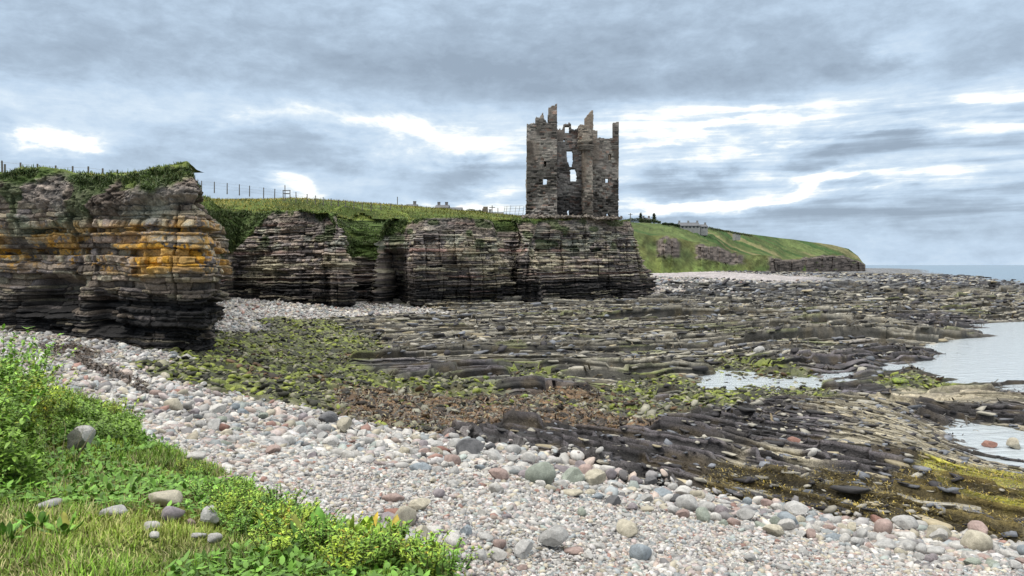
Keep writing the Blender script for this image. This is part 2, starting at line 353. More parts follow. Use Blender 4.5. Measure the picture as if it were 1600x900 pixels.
def shore(x, y, full=True):
    """height and albedo of the foreshore"""
    r = np.hypot(x, y); a, l = lp(x, y)
    z0 = hfun(a, l); W = zones(x, y)
    # strike field: mid shore beds run to the far right, near-right beds run to the near right
    near = sstep(30, 22, y - .25 * x) * sstep(-6, 2, x)
    t1, t2 = R(27), R(-47)
    u1, v1 = -math.sin(t1) * x + math.cos(t1) * y, math.cos(t1) * x + math.sin(t1) * y
    u2, v2 = -math.sin(t2) * x + math.cos(t2) * y, math.cos(t2) * x + math.sin(t2) * y
    gs = 1 + sstep(60, 200, r) * 1.6
    h = 0.; tone = 0.
    hs = []
    for (uu, vv, sd_, sc_) in ((u1, v1, 11, 1.), (u2, v2, 31, .85)):
        A, kA, fA, bA = ledge_layer(uu, vv, (2.5, 1.5)[sd_ > 20], .72 * (1, .8)[sd_ > 20], (3.6, 2.2)[sd_ > 20], sd_, .08)
        B, kB, fB, bB = ledge_layer(uu, vv, (.78, .42)[sd_ > 20], (.26, .19)[sd_ > 20], (1.7, .9)[sd_ > 20], sd_ + 3, .12)
        hs.append((A + B, .5 * _hash(kA, bA, 2, 3) + .5 * _hash(kB, bB, 4, 5), fA, fB))
    h = hs[0][0] * (1 - near) + hs[1][0] * near
    pick = near > .5
    tone = np.where(pick, hs[1][1], hs[0][1]); fA = np.where(pick, hs[1][2], hs[0][2]); fB = np.where(pick, hs[1][3], hs[0][3])
    f1, f2, cid = cell(x * 1.5, y * 1.1, 3)
    blocks = (cid - .5) * .20 * sstep(.02, .16, f2 - f1)
    g1, g2, cid2 = cell(x * 3.4, y * 2.6, 9); e1, e2_, cid3 = cell(u2 * 3.0 + .5 * fbm(x, y, 2, 12), v2 * 1.5, 14); frac = (cid3 - .5) * .13 - .07 * sstep(.14, .0, e2_ - e1)
    cob = .12 * np.sqrt(np.clip(1 - g1 * 1.3, 0, 1)) * (.3 + cid2)
    amp = W[3] * 1.0 + W[4] * 1.0 + W[5] * .7 + W[8] * .9 + W[7] * .35 + W[6] * .18 + W[1] * .38 + W[2] * .22
    amp = amp * (.55 + .9 * vn2(x * .11, y * .11, 77))
    rough = W[3] * .5 + W[4] * .7 + W[5] * .35 + W[8] * 1.3 + W[7] * .5 + W[6] * .25 + W[1] * 1.2 + W[2] * .8 + W[9] * .8 + W[0] * .25
    z = z0 - .10 * amp + h * amp * .15 + blocks * rough + frac * (W[4] + W[5] + .5 * W[3] + W[7] * .5) * sstep(60, 35, r) + cob * (W[1] + W[2] * .7 + W[8] * .8 + W[9] * .6)
    z = z + .05 * fbm(x * 1.7, y * 1.7, 4, 21) * (1 + sstep(60, 300, r) * 2) + .14 * fbm(x * .35, y * .35, 3, 22) * sstep(.1, .6, 1 - W[0])
    # colours
    C = {0: (.29, .28, .27), 1: (.11, .12, .055), 2: (.15, .10, .055), 3: (.30, .285, .235), 4: (.125, .115, .13), 5: (.33, .29, .21), 6: (.33, .32, .05), 7: (.20, .15, .03), 8: (.16, .165, .17), 9: (.33, .30, .295)}
    Wp = W ** 1.6; Wp /= Wp.sum(0)
    c = sum(Wp[i][..., None] * np.array(C[i]) for i in range(len(ZT)))
    c = c * (.55 + .9 * tone[..., None]) * (1 + .55 * (cid3 - .5) * (W[4] + W[5]))[..., None]
    c2 = vn2(x * 2.1, y * 2.1, 61)[..., None]
    rockw = (W[3] + W[5] * .6 + W[8])[..., None]
    # black bladder wrack in patches; the same near-black weighted to bed fronts and hollows
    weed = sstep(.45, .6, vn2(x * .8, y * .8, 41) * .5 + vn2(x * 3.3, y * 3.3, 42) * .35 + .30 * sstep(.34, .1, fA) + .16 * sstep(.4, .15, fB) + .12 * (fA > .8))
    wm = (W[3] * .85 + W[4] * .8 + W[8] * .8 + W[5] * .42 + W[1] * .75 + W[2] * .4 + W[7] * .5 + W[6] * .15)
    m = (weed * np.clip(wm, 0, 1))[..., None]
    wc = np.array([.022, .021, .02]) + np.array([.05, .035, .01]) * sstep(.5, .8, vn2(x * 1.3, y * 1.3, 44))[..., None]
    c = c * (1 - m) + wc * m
    # individual stones inside the algae / weed zones carry their own colour
    lum = sstep(.35, .8, cid2)
    gm = (W[1] * sstep(.35, .6, vn2(x * .9 + 3, y * .9, 51)) * (1 - .6 * weed))[..., None]
    c = c * (1 - gm) + gm * (np.array([.17, .20, .045]) * (.25 + .9 * lum[..., None]))
    bm = (W[2] * lum)[..., None]; c = c * (1 - bm * .5) + bm * .5 * np.array([.28, .17, .085])
    bl = sstep(.55, .75, vn2(x * .5, y * .5, 71)) ; bl = (bl * (W[3] + W[8]) * .4)[..., None]
    c = c * (1 - bl) + bl * np.array([.24, .26, .30])
    orr = (sstep(.62, .75, vn2(x * .33 + 9, y * .33, 72)) * (W[3]) * sstep(5, 30, x) * .5)[..., None]
    c = c * (1 - orr) + orr * np.array([.42, .30, .12])
    return z, c, W, z0

rr = [3.2]
while rr[-1] < 1500:
    q = rr[-1]
    rr.append(q * (1 + (.011 if q < 11 else .0031 if q < 110 else .0045 if q < 400 else .010)))
rr = np.array(rr); aa = np.linspace(R(-46), R(46), 1500)
AG, RG = np.meshgrid(aa, rr); XG, YG = RG * np.sin(AG), RG * np.cos(AG)
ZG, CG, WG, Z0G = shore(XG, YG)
def glook(G, x, y):
    a = np.arctan2(x, y); r = np.hypot(x, y)
    j = np.clip((a - aa[0]) / (aa[1] - aa[0]), 0, len(aa) - 1.01); i = np.clip(np.searchsorted(rr, r) - 1, 0, len(rr) - 2)
    t = np.clip((r - rr[i]) / (rr[i + 1] - rr[i]), 0, 1); j0 = j.astype(int); u = j - j0
    return (G[..., i, j0] * (1 - u) + G[..., i, j0 + 1] * u) * (1 - t) + (G[..., i + 1, j0] * (1 - u) + G[..., i + 1, j0 + 1] * u) * t
def hz(x, y):
    a = np.arctan2(x, y); r = np.hypot(x, y)
    j = np.clip((a - aa[0]) / (aa[1] - aa[0]), 0, len(aa) - 1.01); i = np.clip(np.searchsorted(rr, r) - 1, 0, len(rr) - 2)
    t = np.clip((r - rr[i]) / (rr[i + 1] - rr[i]), 0, 1); j0 = j.astype(int); u = j - j0
    return (ZG[i, j0] * (1 - u) + ZG[i, j0 + 1] * u) * (1 - t) + (ZG[i + 1, j0] * (1 - u) + ZG[i + 1, j0 + 1] * u) * t
# the bedded rock itself: every bed is a long sheet with a stepped front edge and a top dipping away under the next bed
LZ = np.full(ZG.shape, -9.)
def ledges(name, ang, u0, u1, va, vb, dv, per0, perk, H, seed, r0, r1, nearmask):
    r_ = np.random.default_rng(seed); ca, sa = math.cos(ang), math.sin(ang); ub = [u0]
    while ub[-1] < u1: ub.append(ub[-1] + (per0 + perk * max(ub[-1], 0)) * r_.uniform(.45, 1.7))
    ub = np.array(ub); v = np.arange(va, vb, dv); nb = len(ub) - 1
    def edge(k):
        L = ((1.2 + 3.5 * _hash(k, 1, 0, seed)) * (1 + perk * 40)) if perk else .45 + 1.5 * _hash(k, 1, 0, seed); b = np.floor((v + 9 * _hash(k, 2, 0, seed) + .25 * fbm(v, v * 0 + k, 2, seed)) / L)
        e = ub[k] + 1.5 * fbm(v / 15, ub[k] / 11 + v * 0, 3, seed) + .30 * per0 * fbm(v / 2.2, v * 0 + k * 3.1, 3, seed + 1)
        fv_ = (v + 9 * _hash(k, 2, 0, seed)) / L - np.floor((v + 9 * _hash(k, 2, 0, seed)) / L)
        gap = per0 * .35 * (np.minimum(fv_, 1 - fv_) * L < dv * 1.2) * (_hash(b, k, 9, seed) < .5)
        return e + gap + per0 * (1.0 if perk else 1.5) * (_hash(b, k, 3, seed) - .5) * (_hash(b, k, 4, seed) < .75) + per0 * .22 * fbm(v * 2.2, v * 0 + k * 1.3, 2, seed + 21), b
    rowsU, rowsF, rowsK, rowsB, rowsS = [], [], [], [], []
    e0, b0 = edge(0)
    for k in range(nb):
        e1, b1 = edge(k + 1); Hk = .30 + .85 * _hash(k, 5, 0, seed) ** 1.5; Hb = Hk * (.5 + .9 * _hash(b0, k, 6, seed)) * (.55 + .9 * vn2(v / 6, v * 0 + k * 1.7, seed + 2))
        w_ = np.maximum(e1 - e0, .12); s = 0.; hs_ = [0., .30, .62, 1.]
        rowsU.append(e0 - .02); rowsF.append(Hb * 0 - .5 * 1); rowsS.append(0)
        for j in range(3):
            rowsU.append(e0 + s * w_); rowsF.append(Hb * hs_[j] + (.0 if j else -.12)); rowsS.append(1)
            rowsU.append(e0 + (s + .012) * w_); rowsF.append(Hb * (hs_[j + 1] - .03)); rowsS.append(2 + j)
            s = s + .34 * sstep(.45, .8, vn2(v / 2.6 + j * 9, v * 0 + k * 2.3, seed + 3)) * (.5 + _hash(k, j, 8, seed))
        for q, ff in ((.45, .8), (.75, .45), (1.04, -.06)):
            rowsU.append(e0 + (s + (1 - s) * q) * w_ if q < 1 else e1 + .05); rowsF.append(Hb * ff + .10 * fbm(v * 1.7, v * 0 + k + q * 5, 4, seed + 4)); rowsS.append(4)
        rowsK += [k] * 10; rowsB += [b0] * 10; e0, b0 = e1, b1
    U = np.array(rowsU); Fh = np.array(rowsF); Vv = np.broadcast_to(v, U.shape); Kk = np.array(rowsK)[:, None] * np.ones(U.shape); B = np.array(rowsB); S = np.array(rowsS)[:, None] * np.ones(U.shape)
    X = ca * Vv - sa * U; Y = sa * Vv + ca * U; r = np.hypot(X, Y); az_ = np.arctan2(X, Y)
    ok = (r > r0) & (r < r1) & (az_ > R(-34)) & (az_ < R(42)) & (Y > 0)
    Ws = glook(WG, X, Y); z0 = glook(Z0G, X, Y)
    rock = Ws[3] + Ws[4] + Ws[5] + Ws[8] + .75 * Ws[7] + .6 * Ws[6] + .32 * Ws[1] + .15 * Ws[2]
    rock = sstep(.25, .6, rock + .25 * fbm(X * .3, Y * .3, 3, seed + 6)) * nearmask(X, Y)
    amp = (Ws[3] + Ws[4] * 1.0 + Ws[5] * .55 + Ws[8] * 1.1 + Ws[7] * .7 + Ws[6] * .5 + Ws[1] * .45 + Ws[2] * .35) * H * (.55 + .9 * vn2(X * .09, Y * .09, seed + 7)) * (1 + .006 * r)
    Z = z0 + Fh * amp - (1 - rock) * .9 + .045 * fbm(X * 2.5, Y * 2.5, 4, seed + 8) + .05
    tone = .22 + .95 * _hash(Kk, np.floor(Vv / 7 + _hash(Kk, 1, 1, 2)), 0, seed + 9) * .75 + .45 * _hash(Kk, B, 0, seed + 10)
    base = (Ws[3][..., None] * np.array([.33, .305, .245]) + Ws[4][..., None] * np.array([.155, .14, .15]) + Ws[5][..., None] * np.array([.43, .385, .28]) + Ws[8][..., None] * np.array([.20, .20, .20]) + Ws[7][..., None] * np.array([.16, .12, .035]) + Ws[6][..., None] * np.array([.48, .45, .06]) + Ws[1][..., None] * np.array([.20, .22, .10]) + Ws[2][..., None] * np.array([.16, .11, .065]) + (Ws[0] + Ws[9])[..., None] * np.array([.3, .29, .27]))
    c = .9 * base * tone[..., None]
    pale = sstep(.5, .68, vn2(X * .16, Y * .16, seed + 11)) * (Ws[3]); c = c * (1 + .35 * pale[..., None])
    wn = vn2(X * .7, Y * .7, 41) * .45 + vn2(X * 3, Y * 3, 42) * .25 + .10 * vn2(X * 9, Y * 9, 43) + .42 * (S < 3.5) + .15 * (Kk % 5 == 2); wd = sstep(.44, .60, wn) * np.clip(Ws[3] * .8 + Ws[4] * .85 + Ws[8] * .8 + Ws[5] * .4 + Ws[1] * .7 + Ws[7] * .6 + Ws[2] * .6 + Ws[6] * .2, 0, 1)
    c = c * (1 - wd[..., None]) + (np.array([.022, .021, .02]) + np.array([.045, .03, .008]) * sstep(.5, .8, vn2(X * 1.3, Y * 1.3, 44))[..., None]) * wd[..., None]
    gm = Ws[1] * sstep(.42, .6, vn2(X * .5, Y * .5, 51)) * (S > 3.5) + .35 * Ws[3] * sstep(.74, .8, vn2(X * .25, Y * .4, 52)) * (S > 3.5); c = c * (1 - gm[..., None]) + np.array([.20, .24, .04]) * gm[..., None]
    mk = ok[:-1, :-1] & ok[1:, 1:] & (rock[:-1, :-1] > .02)
    j = np.clip((az_ - aa[0]) / (aa[1] - aa[0]), 0, len(aa) - 1).astype(int); i = np.clip(np.searchsorted(rr, r) - 1, 0, len(rr) - 1)
    np.maximum.at(LZ, (i[ok], j[ok]), Z[ok])
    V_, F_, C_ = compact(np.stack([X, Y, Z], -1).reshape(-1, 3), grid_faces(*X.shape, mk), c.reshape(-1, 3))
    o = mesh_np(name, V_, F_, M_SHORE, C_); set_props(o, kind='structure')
nearf = lambda x, y: sstep(31, 25, y - .25 * x) * sstep(-7, -2, x)
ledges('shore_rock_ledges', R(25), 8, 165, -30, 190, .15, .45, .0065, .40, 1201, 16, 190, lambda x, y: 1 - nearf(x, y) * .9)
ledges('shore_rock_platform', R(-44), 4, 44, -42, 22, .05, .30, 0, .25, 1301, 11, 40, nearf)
for _ in range(2):
    P_ = np.pad(LZ, 1, mode='edge'); nb_ = np.max([P_[:-2, 1:-1], P_[2:, 1:-1], P_[1:-1, :-2], P_[1:-1, 2:]], 0); LZ = np.where(LZ < -5, nb_, LZ)
V = np.stack([XG, YG, ZG], -1).reshape(-1, 3)
ZBASE = ZG; ZG = np.maximum(ZG, LZ)
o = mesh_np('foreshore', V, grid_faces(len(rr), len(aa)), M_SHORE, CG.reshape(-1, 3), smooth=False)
set_props(o, kind='structure')

# ------------------------------------------------------------------ sea
m = bpy.data.materials.new('sea_water'); m.use_nodes = True; t = NT(m.node_tree); p = m.node_tree.nodes['Principled BSDF']
g = t.new('ShaderNodeNewGeometry'); mp = t.new('ShaderNodeMapping'); t.l.new(g.outputs['Position'], mp.inputs['Vector'])
mp.inputs['Scale'].default_value = (.55, 1.5, 1)
p.inputs['Base Color'].default_value = (.42, .465, .49, 1); p.inputs['Roughness'].default_value = .10; p.inputs['IOR'].default_value = 1.33
n1 = t.noise(mp.outputs[0], 1.6, 6, .6, .4)
bn = t.new('ShaderNodeBump'); bn.inputs['Strength'].default_value = 1.; bn.inputs['Distance'].default_value = .16
t.l.new(n1, bn.inputs['Height']); t.l.new(bn.outputs[0], p.inputs['Normal'])
M_SEA = m
V = [(-400, -50, 0), (2500, -50, 0), (2500, 230, 0), (-400, 230, 0)]
o = mesh_np('inlet_water', V, [(0, 1, 2, 3)], M_SEA); set_props(o, kind='structure')
m = M_SEA.copy(); m.name = 'open_sea'; p = m.node_tree.nodes['Principled BSDF']; p.inputs['Base Color'].default_value = (.17, .235, .30, 1); p.inputs['Specular IOR Level'].default_value = .12; p.inputs['Roughness'].default_value = .35
V = [(-40000, 230, 0), (40000, 230, 0), (40000, 45000, 0), (-40000, 45000, 0)]
o = mesh_np('sea_water', V, [(0, 1, 2, 3)], m); set_props(o, kind='structure')

# ------------------------------------------------------------------ cliffs
K6 = np.array([0, .2, .45, .7, .88, 1.])
SA = [0, -.05, -.45, -.25, .6, 1.5]; SB = [0, .1, .45, .9, 1.7, 2.6]; SE = [0, .6, 1.5, 2.6, 3.3, 4.3]
SD = [0, .3, .9, 4.2, 6.0, 7.2]; SG = [0, 1.2, 2.8, 4.6, 6.2, 8.0]
# photo column, distance, foot height, inland direction, lip height, setbacks, plants grow above this height, lichen
CT = [(-420,36,3.0,(0,1),10.0,SA,9.45,.6),(-150,34,3.0,(0,1),10.0,SA,9.5,.7),(-40,33,3.0,(0,1),9.95,[0,.5,1.0,.3,.9,1.6],9.45,.8),(23,32.5,2.9,(0,1),9.9,[0,.5,1.1,.2,.8,1.5],9.4,.8),(95,31.8,2.75,(0,1),9.75,[0,.4,1.0,.2,.8,1.6],9.25,.8),
 (160,30.4,2.6,(.1,1),9.45,[0,.2,.1,.0,.7,1.5],9.0,.6),(230,29.4,2.4,(0,1),9.6,SA,8.8,.9),(285,29.0,2.3,(-.15,1),9.75,SA,9.0,1.),(316,29.2,2.2,(-.7,.75),9.7,SA,9.0,1.),(324,31.0,2.2,(-1,.25),9.7,SA,9.0,.9),
 (322,35,2.3,(-1,.05),9.8,SA,8.6,.4),(326,43,2.3,(-1,.3),10.0,SB,7.5,0),(326,56,2.4,(-.7,.7),10.6,SG,6.2,0),(333,68,2.5,(-.3,1),11.2,SG,6.4,0),
 (358,73,2.4,(0,1),11.1,[0,.5,1.3,2.6,4.0,5.0],7.4,0),(411,71,2.1,(0,1),11.2,[0,.3,.9,1.6,2.5,3.4],10.8,0),(472,69,1.95,(0,1),11.0,SB,10.8,.12),(528,66.5,1.9,(-.2,1),10.3,SB,10.2,.1),(543,66.8,1.85,(-.8,.6),10.3,SB,9.6,0),
 (551,69,1.85,(-1,.3),10.4,SB,8.5,0),(558,75,1.9,(-.3,1),10.6,SG,6.4,0),(570,76,1.8,(.3,1),10.7,SG,6.4,0),(584,72.5,1.75,(.6,.8),10.4,SB,8.0,0),(600,74.5,1.7,(.1,1),10.3,[0,.1,-.5,-.3,.6,1.8],9.0,0),(628,73.5,1.7,(-.1,1),10.3,[0,.1,-.3,-.1,.8,1.8],9.3,0),(650,70.8,1.6,(0,1),10.2,SB,10.0,.1),
 (720,73,1.6,(-.05,1),10.5,SB,10.4,.12),(780,76,1.6,(-.25,1),10.2,SB,10.05,.1),(796,77.5,1.6,(-.8,.6),10.3,SB,9.6,0),(797,81,1.6,(-1,.4),10.5,SB,9.6,0),
 (803,81.5,1.6,(0,1),10.8,[0,.2,.6,1.5,2.8,4.2],9.9,0),(808,77.5,1.55,(.4,1),10.8,SD,9.9,.1),(828,76.6,1.5,(0,1),10.8,SD,9.9,.1),(843,77.4,1.5,(-.4,1),10.8,SD,9.9,.1),(848,80.5,1.5,(-.3,1),10.9,[0,.3,.9,1.8,3.0,4.2],10.2,0),
 (854,80.8,1.5,(0,1),11.0,SE,10.9,0),(930,84,1.5,(0,1),11.1,SE,11.2,0),(1005,88.0,1.45,(-.15,1),11.1,SE,11.2,0),(1019,89.5,1.4,(-.8,.6),11.1,SE,11.2,0),(1022,93,1.4,(-1,.2),11.1,SE,10.5,0),(1000,103,1.8,(-1,.1),11.2,SE,9.5,0),(975,125,2.3,(-1,.1),11.6,SE,8,0),(930,200,2.8,(-1,.1),12,SE,6,0)]
ctrl = []
for (px, Y, zf, d, zt_, S, zv, li) in CT:
    n = math.hypot(*d); ctrl.append([(px - 800) / FOC * Y, Y, d[0] / n, d[1] / n, zf, zt_, *S, zv, li])
ctrl = np.array(ctrl); sc = np.concatenate([[0], np.cumsum(np.hypot(*(np.diff(ctrl[:, :2], axis=0).T)))])
ss = [0.]
while ss[-1] < sc[-1]:
    Yq = np.interp(ss[-1], sc, ctrl[:, 1]); ss.append(ss[-1] + Yq * (.00095 if Yq < 95 else .004))
ss = np.array(ss)
def smooth1(v, s, wdt):
    g = np.arange(0, s[-1], .05); vv = np.interp(g, s, v); k = int(wdt / .05); ker = np.hanning(2 * k + 3)[1:-1]; ker /= ker.sum()
    vv = np.convolve(np.pad(vv, len(ker) // 2, mode='edge'), ker, 'valid'); return np.interp(s, g, vv[:len(g)])
ch = [smooth1(np.interp(ss, sc, ctrl[:, i]), ss, .7) for i in range(ctrl.shape[1])]
FX, FY, IX, IY, ZF, ZTP = ch[:6]; SS6 = np.array(ch[6:12]); ZV, LI = ch[12:14]
nn = np.hypot(IX, IY); IX, IY = IX / nn, IY / nn
PXS = 800 + FOC * FX / FY

# height of the grassy top (inland)
TOPP = [(-420,45,10.6),(-100,43,10.4),(0,42,10.2),(120,40,10.1),(205,40,10.0),(250,35,10.0),(290,34.5,10.0),(312,60,11.75),(330,75,13.0),(455,82,13.2),(540,84,12.7),(620,87,12.5),(700,89,12.2),(760,93,12.2),(810,97,12.1),(900,96,11.4),(960,98,11.4),(900,90,11.15),(850,90,11.1),(960,92,11.1),
        (-600,140,18),(-100,150,17),(300,150,16),(500,160,15),(700,200,14.5),(850,220,15),(980,220,15),(310,46,10.2),(318,52,10.8)]
tp = [((px - 800) / FOC * Y, Y, z) for px, Y, z in TOPP]
for i in range(0, len(ctrl), 1):
    c_ = ctrl[i]; tp.append((c_[0] + c_[2] * c_[11], c_[1] + c_[3] * c_[11], c_[5]))
tp = np.array(tp); topfun = lin_fit(tp[:, :2] / 50, tp[:, 2])
def ztop(x, y): return np.clip(topfun(x / 50, y / 50), 8, 24)

ZTP = ZTP + .34 * fbm(ss * .3, ss * 0, 3, 301) + .12 * fbm(ss * 1.3, ss * 0, 3, 302)
NR, NCAP = 300, 14
T = np.linspace(-.06, 1, NR)[:, None]
Zc = ZF + (ZTP - ZF) * T
SET = np.zeros((NR, len(ss)))
Tc = np.clip(T[:, 0], 0, 1)
for j in range(5):
    m_ = (Tc >= K6[j]) & (Tc <= K6[j + 1]); f = ((Tc[m_] - K6[j]) / (K6[j + 1] - K6[j]))[:, None]
    SET[m_] = SS6[j] * (1 - f) + SS6[j + 1] * f
S2 = np.broadcast_to(ss, Zc.shape); Yb = np.broadcast_to(FY, Zc.shape)
far = sstep(40, 60, Yb)
# strata
bz = Zc + .10 * fbm(S2 * .9, Zc * 1.2, 3, 291) + .012 * (S2 - 20) * (1 - far) + .05 * fbm(S2 * .25, Zc * .3, 3, 90) - .018 * (S2 - 60) * far * .4
edges = [-2.]
rs = np.random.default_rng(5)
while edges[-1] < 16:
    z_ = edges[-1]; th = (.12 if z_ < 4.8 else .25 if z_ < 7.4 else .17); edges.append(z_ + th * rs.uniform(.3, 1.6))
edges = np.array(edges); k = np.clip(np.searchsorted(edges, bz), 1, len(edges) - 1); th = edges[k] - edges[k - 1]; f = (bz - edges[k - 1]) / th
reg = np.floor(S2 / 9 + .5 * fbm(S2 * .3, Zc * .2, 2, 4))
pk = _hash(k, 0, 0, 50) * .6 + _hash(k, reg, 0, 51) * .4
Lk = (.35 + 1.1 * _hash(k, 1, 0, 52)) * np.where(th < .2, 1.5, .8) * (1 + far * .5)
sv = (S2 + 5 * _hash(k, 2, 0, 53) + .22 * fbm(S2 * 1.5, Zc * 2.5, 3, 6) + .5 * fbm(S2 * .6, k * 1., 2, 7)) / Lk; blk = np.floor(sv); fv = (sv - blk)
qb = _hash(k, blk, 0, 54); qb2 = _hash(k, blk, 1, 55)
gw = .035 + .05 * far
grv = np.clip(np.minimum(f, 1 - f) * th / gw, 0, 1); grj = np.clip(np.minimum(fv, 1 - fv) * Lk / gw, 0, 1)
recess = (pk < .34) * (.22 + .25 * _hash(k, 4, 0, 56)) * sstep(.35, .6, vn2(S2 * .45, k * .37, 57) + .15)
mj = S2 * .62 + .25 * fbm(S2 * .4, Zc * .5, 3, 58) + .03 * Zc; mjb = np.floor(mj); mjf = mj - mjb
mj_on = sstep(.35, .55, vn2(mjb * 3.3, Zc * .35, 59))
mgr = np.clip(np.minimum(mjf, 1 - mjf) / .62 / .10, 0, 1)
disp = (pk - .5) * .26 + (qb - .5) * (.22 + .16 * far) - (qb2 < .12) * (.26 + .2 * far) - (1 - grv) * (.13 + .10 * far) - (1 - grj) * (.11 + .08 * far) - recess
disp += (_hash(mjb, np.floor(Zc / 2.6 + _hash(mjb, 9, 0, 3)), 0, 60) - .5) * (.55 + .5 * far) - (1 - mgr) * (.3 + .1 * far) * mj_on * sstep(.3, .6, vn2(S2 * .2, Zc * .4, 77) + .2)
disp += .9 * fbm(S2 * .16, Zc * .22, 3, 62) * (1 + .5 * far) + .5 * far * (_hash(np.floor(S2 / 2.7 + .3 * fbm(S2 * .2, Zc * .3, 2, 5)), 7, 0, 8) - .5) + .22 * fbm(S2 * 1.1, Zc * 1.3, 4, 63) + .09 * fbm(S2 * 4.5, Zc * 6, 4, 263)
# rubble / soil band under the turf
rub = sstep(2.0, 1.1, ZTP - Zc + .8 * fbm(S2 * .4, Zc * .4, 3, 64)) * (1 - .25 * far)
wx_ = .25 * fbm(S2 * 1.5, Zc * 1.5, 3, 365); f1, f2, cid = cell(S2 * 2.3 + wx_, Zc * 4.2 + wx_, 65); g1, g2, cid2 = cell(S2 * 5.5, Zc * 9, 66)
rd = .9 * fbm(S2 * .3, Zc * .3, 3, 62) + .28 * fbm(S2 * .9, Zc * .9, 4, 67) + .34 * (cid - .4) * sstep(.0, .22, f2 - f1) + .16 * (cid2 - .4) * sstep(0, .2, g2 - g1) + .12 * fbm(S2 * 5, Zc * 5, 3, 366)
disp = disp * (1 - rub) + rd * rub
veg = sstep(-.25, .25, Zc - ZV + .9 * fbm(S2 * .5, Zc * .5, 4, 68) + .35 * fbm(S2 * 2.2, Zc * 2.2, 3, 69))
disp = disp * (1 - veg) + (rd * .8 + .20 * fbm(S2 * 3, Zc * 3, 3, 70) + .1) * veg
# shadowed hollows at beach level (sea caves) on the near headland and on the third buttress
def cave(p0, p1, z0, z1, dep):
    return dep * sstep(p0, p0 + (p1 - p0) * .25, PXS) * sstep(p1, p1 - (p1 - p0) * .3, PXS) * sstep(z0 - .4, z0 + .2, Zc) * sstep(z1 + .3, z1 - .5, Zc)
disp -= cave(15, 110, 3.9, 5.3, 1.5) + cave(-200, -20, 3.8, 4.9, .8) + cave(118, 175, 3.2, 4.7, 1.0) + cave(250, 330, 2.0, 3.0, .6) + cave(584, 640, 1.0, 7.2, 3.0) + cave(548, 575, .5, 8, .5) + cave(805, 832, 1.0, 6.0, .6) + cave(500, 520, 1.0, 6.5, .5)
disp *= sstep(-.06, .0, T + .03) * .7 + .3
off = SET - disp
X = FX + IX * off; Y = FY + IY * off; Z = Zc + .03 * fbm(S2 * 2, Zc * 2, 2, 71)
# colour
P = np.array([(.18, .145, .115), (.25, .21, .15), (.30, .265, .195), (.19, .165, .155), (.11, .093, .08), (.26, .21, .165)])
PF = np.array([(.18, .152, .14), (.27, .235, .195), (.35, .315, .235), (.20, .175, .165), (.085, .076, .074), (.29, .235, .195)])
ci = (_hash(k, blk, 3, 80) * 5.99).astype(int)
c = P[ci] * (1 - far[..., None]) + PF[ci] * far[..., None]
c *= (.62 + .7 * _hash(k, np.floor(sv * .35), 5, 81))[..., None]
def blend(c, cc, m): m = np.clip(m, 0, 1)[..., None]; return c * (1 - m) + np.asarray(cc) * m
pinkb = (.25 + .75 * far) * ((k % 13) == 4) * sstep(.3, .5, vn2(S2 * .2, Zc * .4, 82)); c = blend(c, (.29, .18, .155), pinkb * .8)
ylow = far * sstep(.5, .68, vn2(S2 * .22, Zc * .5, 84)); c = blend(c, (.34, .31, .20), ylow * .45 * (qb > .3))
# black tar lichen of the splash zone
dk = sstep(5.3, 3.9, Zc + .8 * fbm(S2 * .22, Zc * .4, 3, 83) + .1 * far)
c = blend(c, (.022, .021, .021), dk * (.5 + .5 * (_hash(k, np.floor(sv * .5), 1, 85) < .62)))
# orange lichen on the near headland
lz = np.exp(-((Zc - 6.2 - .35 * fbm(S2 * .5, Zc, 2, 87)) / .82) ** 2) + .45 * np.exp(-((Zc - 7.3) / .5) ** 2)
lm = LI * lz * (.75 + .5 * (_hash(k, np.floor(sv), 0, 88) > .5)) * sstep(.40, .53, -.055 * (PXS < 175) + .42 * vn2(S2 * .7, Zc * 1.5, 86) + .3 * vn2(S2 * 3.5, Zc * 6, 89) + .28 * vn2(S2 * 12, Zc * 14, 90) + .07 * (PXS > 185))
c = blend(c, np.array([.50, .265, .035]) * (.75 + .5 * vn2(S2 * 5, Zc * 5, 91))[..., None], lm * sstep(.12, .5, lm) * (.55 + .6 * vn2(S2 * 3.5, Zc * 5, 333)))
gl = sstep(.6, .72, vn2(S2 * .8, Zc * 1.3, 92)) * sstep(6.5, 7.5, Zc); c = blend(c, (.25, .27, .22), gl * .5)
rc = (np.array([.125, .10, .082]) * (.35 + 1.1 * cid[..., None]) + np.array([.09, .075, .06]) * (cid2[..., None] > .6)) * (.6 + .8 * vn2(S2 * 1.1, Zc * 1.6, 367))[..., None]
rc = rc * (1 - .4 * sstep(.45, .65, vn2(S2 * .6, Zc * .9, 93)))[..., None] + .05 * sstep(.6, .7, vn2(S2 * .5, Zc * .5, 98))[..., None]
c = c * (1 - rub[..., None]) + rc * rub[..., None]
gv = np.array([.055, .085, .022]) * (.45 + 1.1 * vn2(S2 * 2.5, Zc * 2.5, 94))[..., None] + np.array([.05, .05, .012]) * sstep(.5, .8, vn2(S2 * .9, Zc * .9, 95))[..., None]
c = c * (1 - veg[..., None]) + gv * veg[..., None]
c = blend(c, (.05, .075, .025), sstep(.66, .74, vn2(S2 * .7, Zc * 1.1, 96)) * sstep(6, 8.5, Zc) * .75 * (1 - lm.clip(0, 1)))
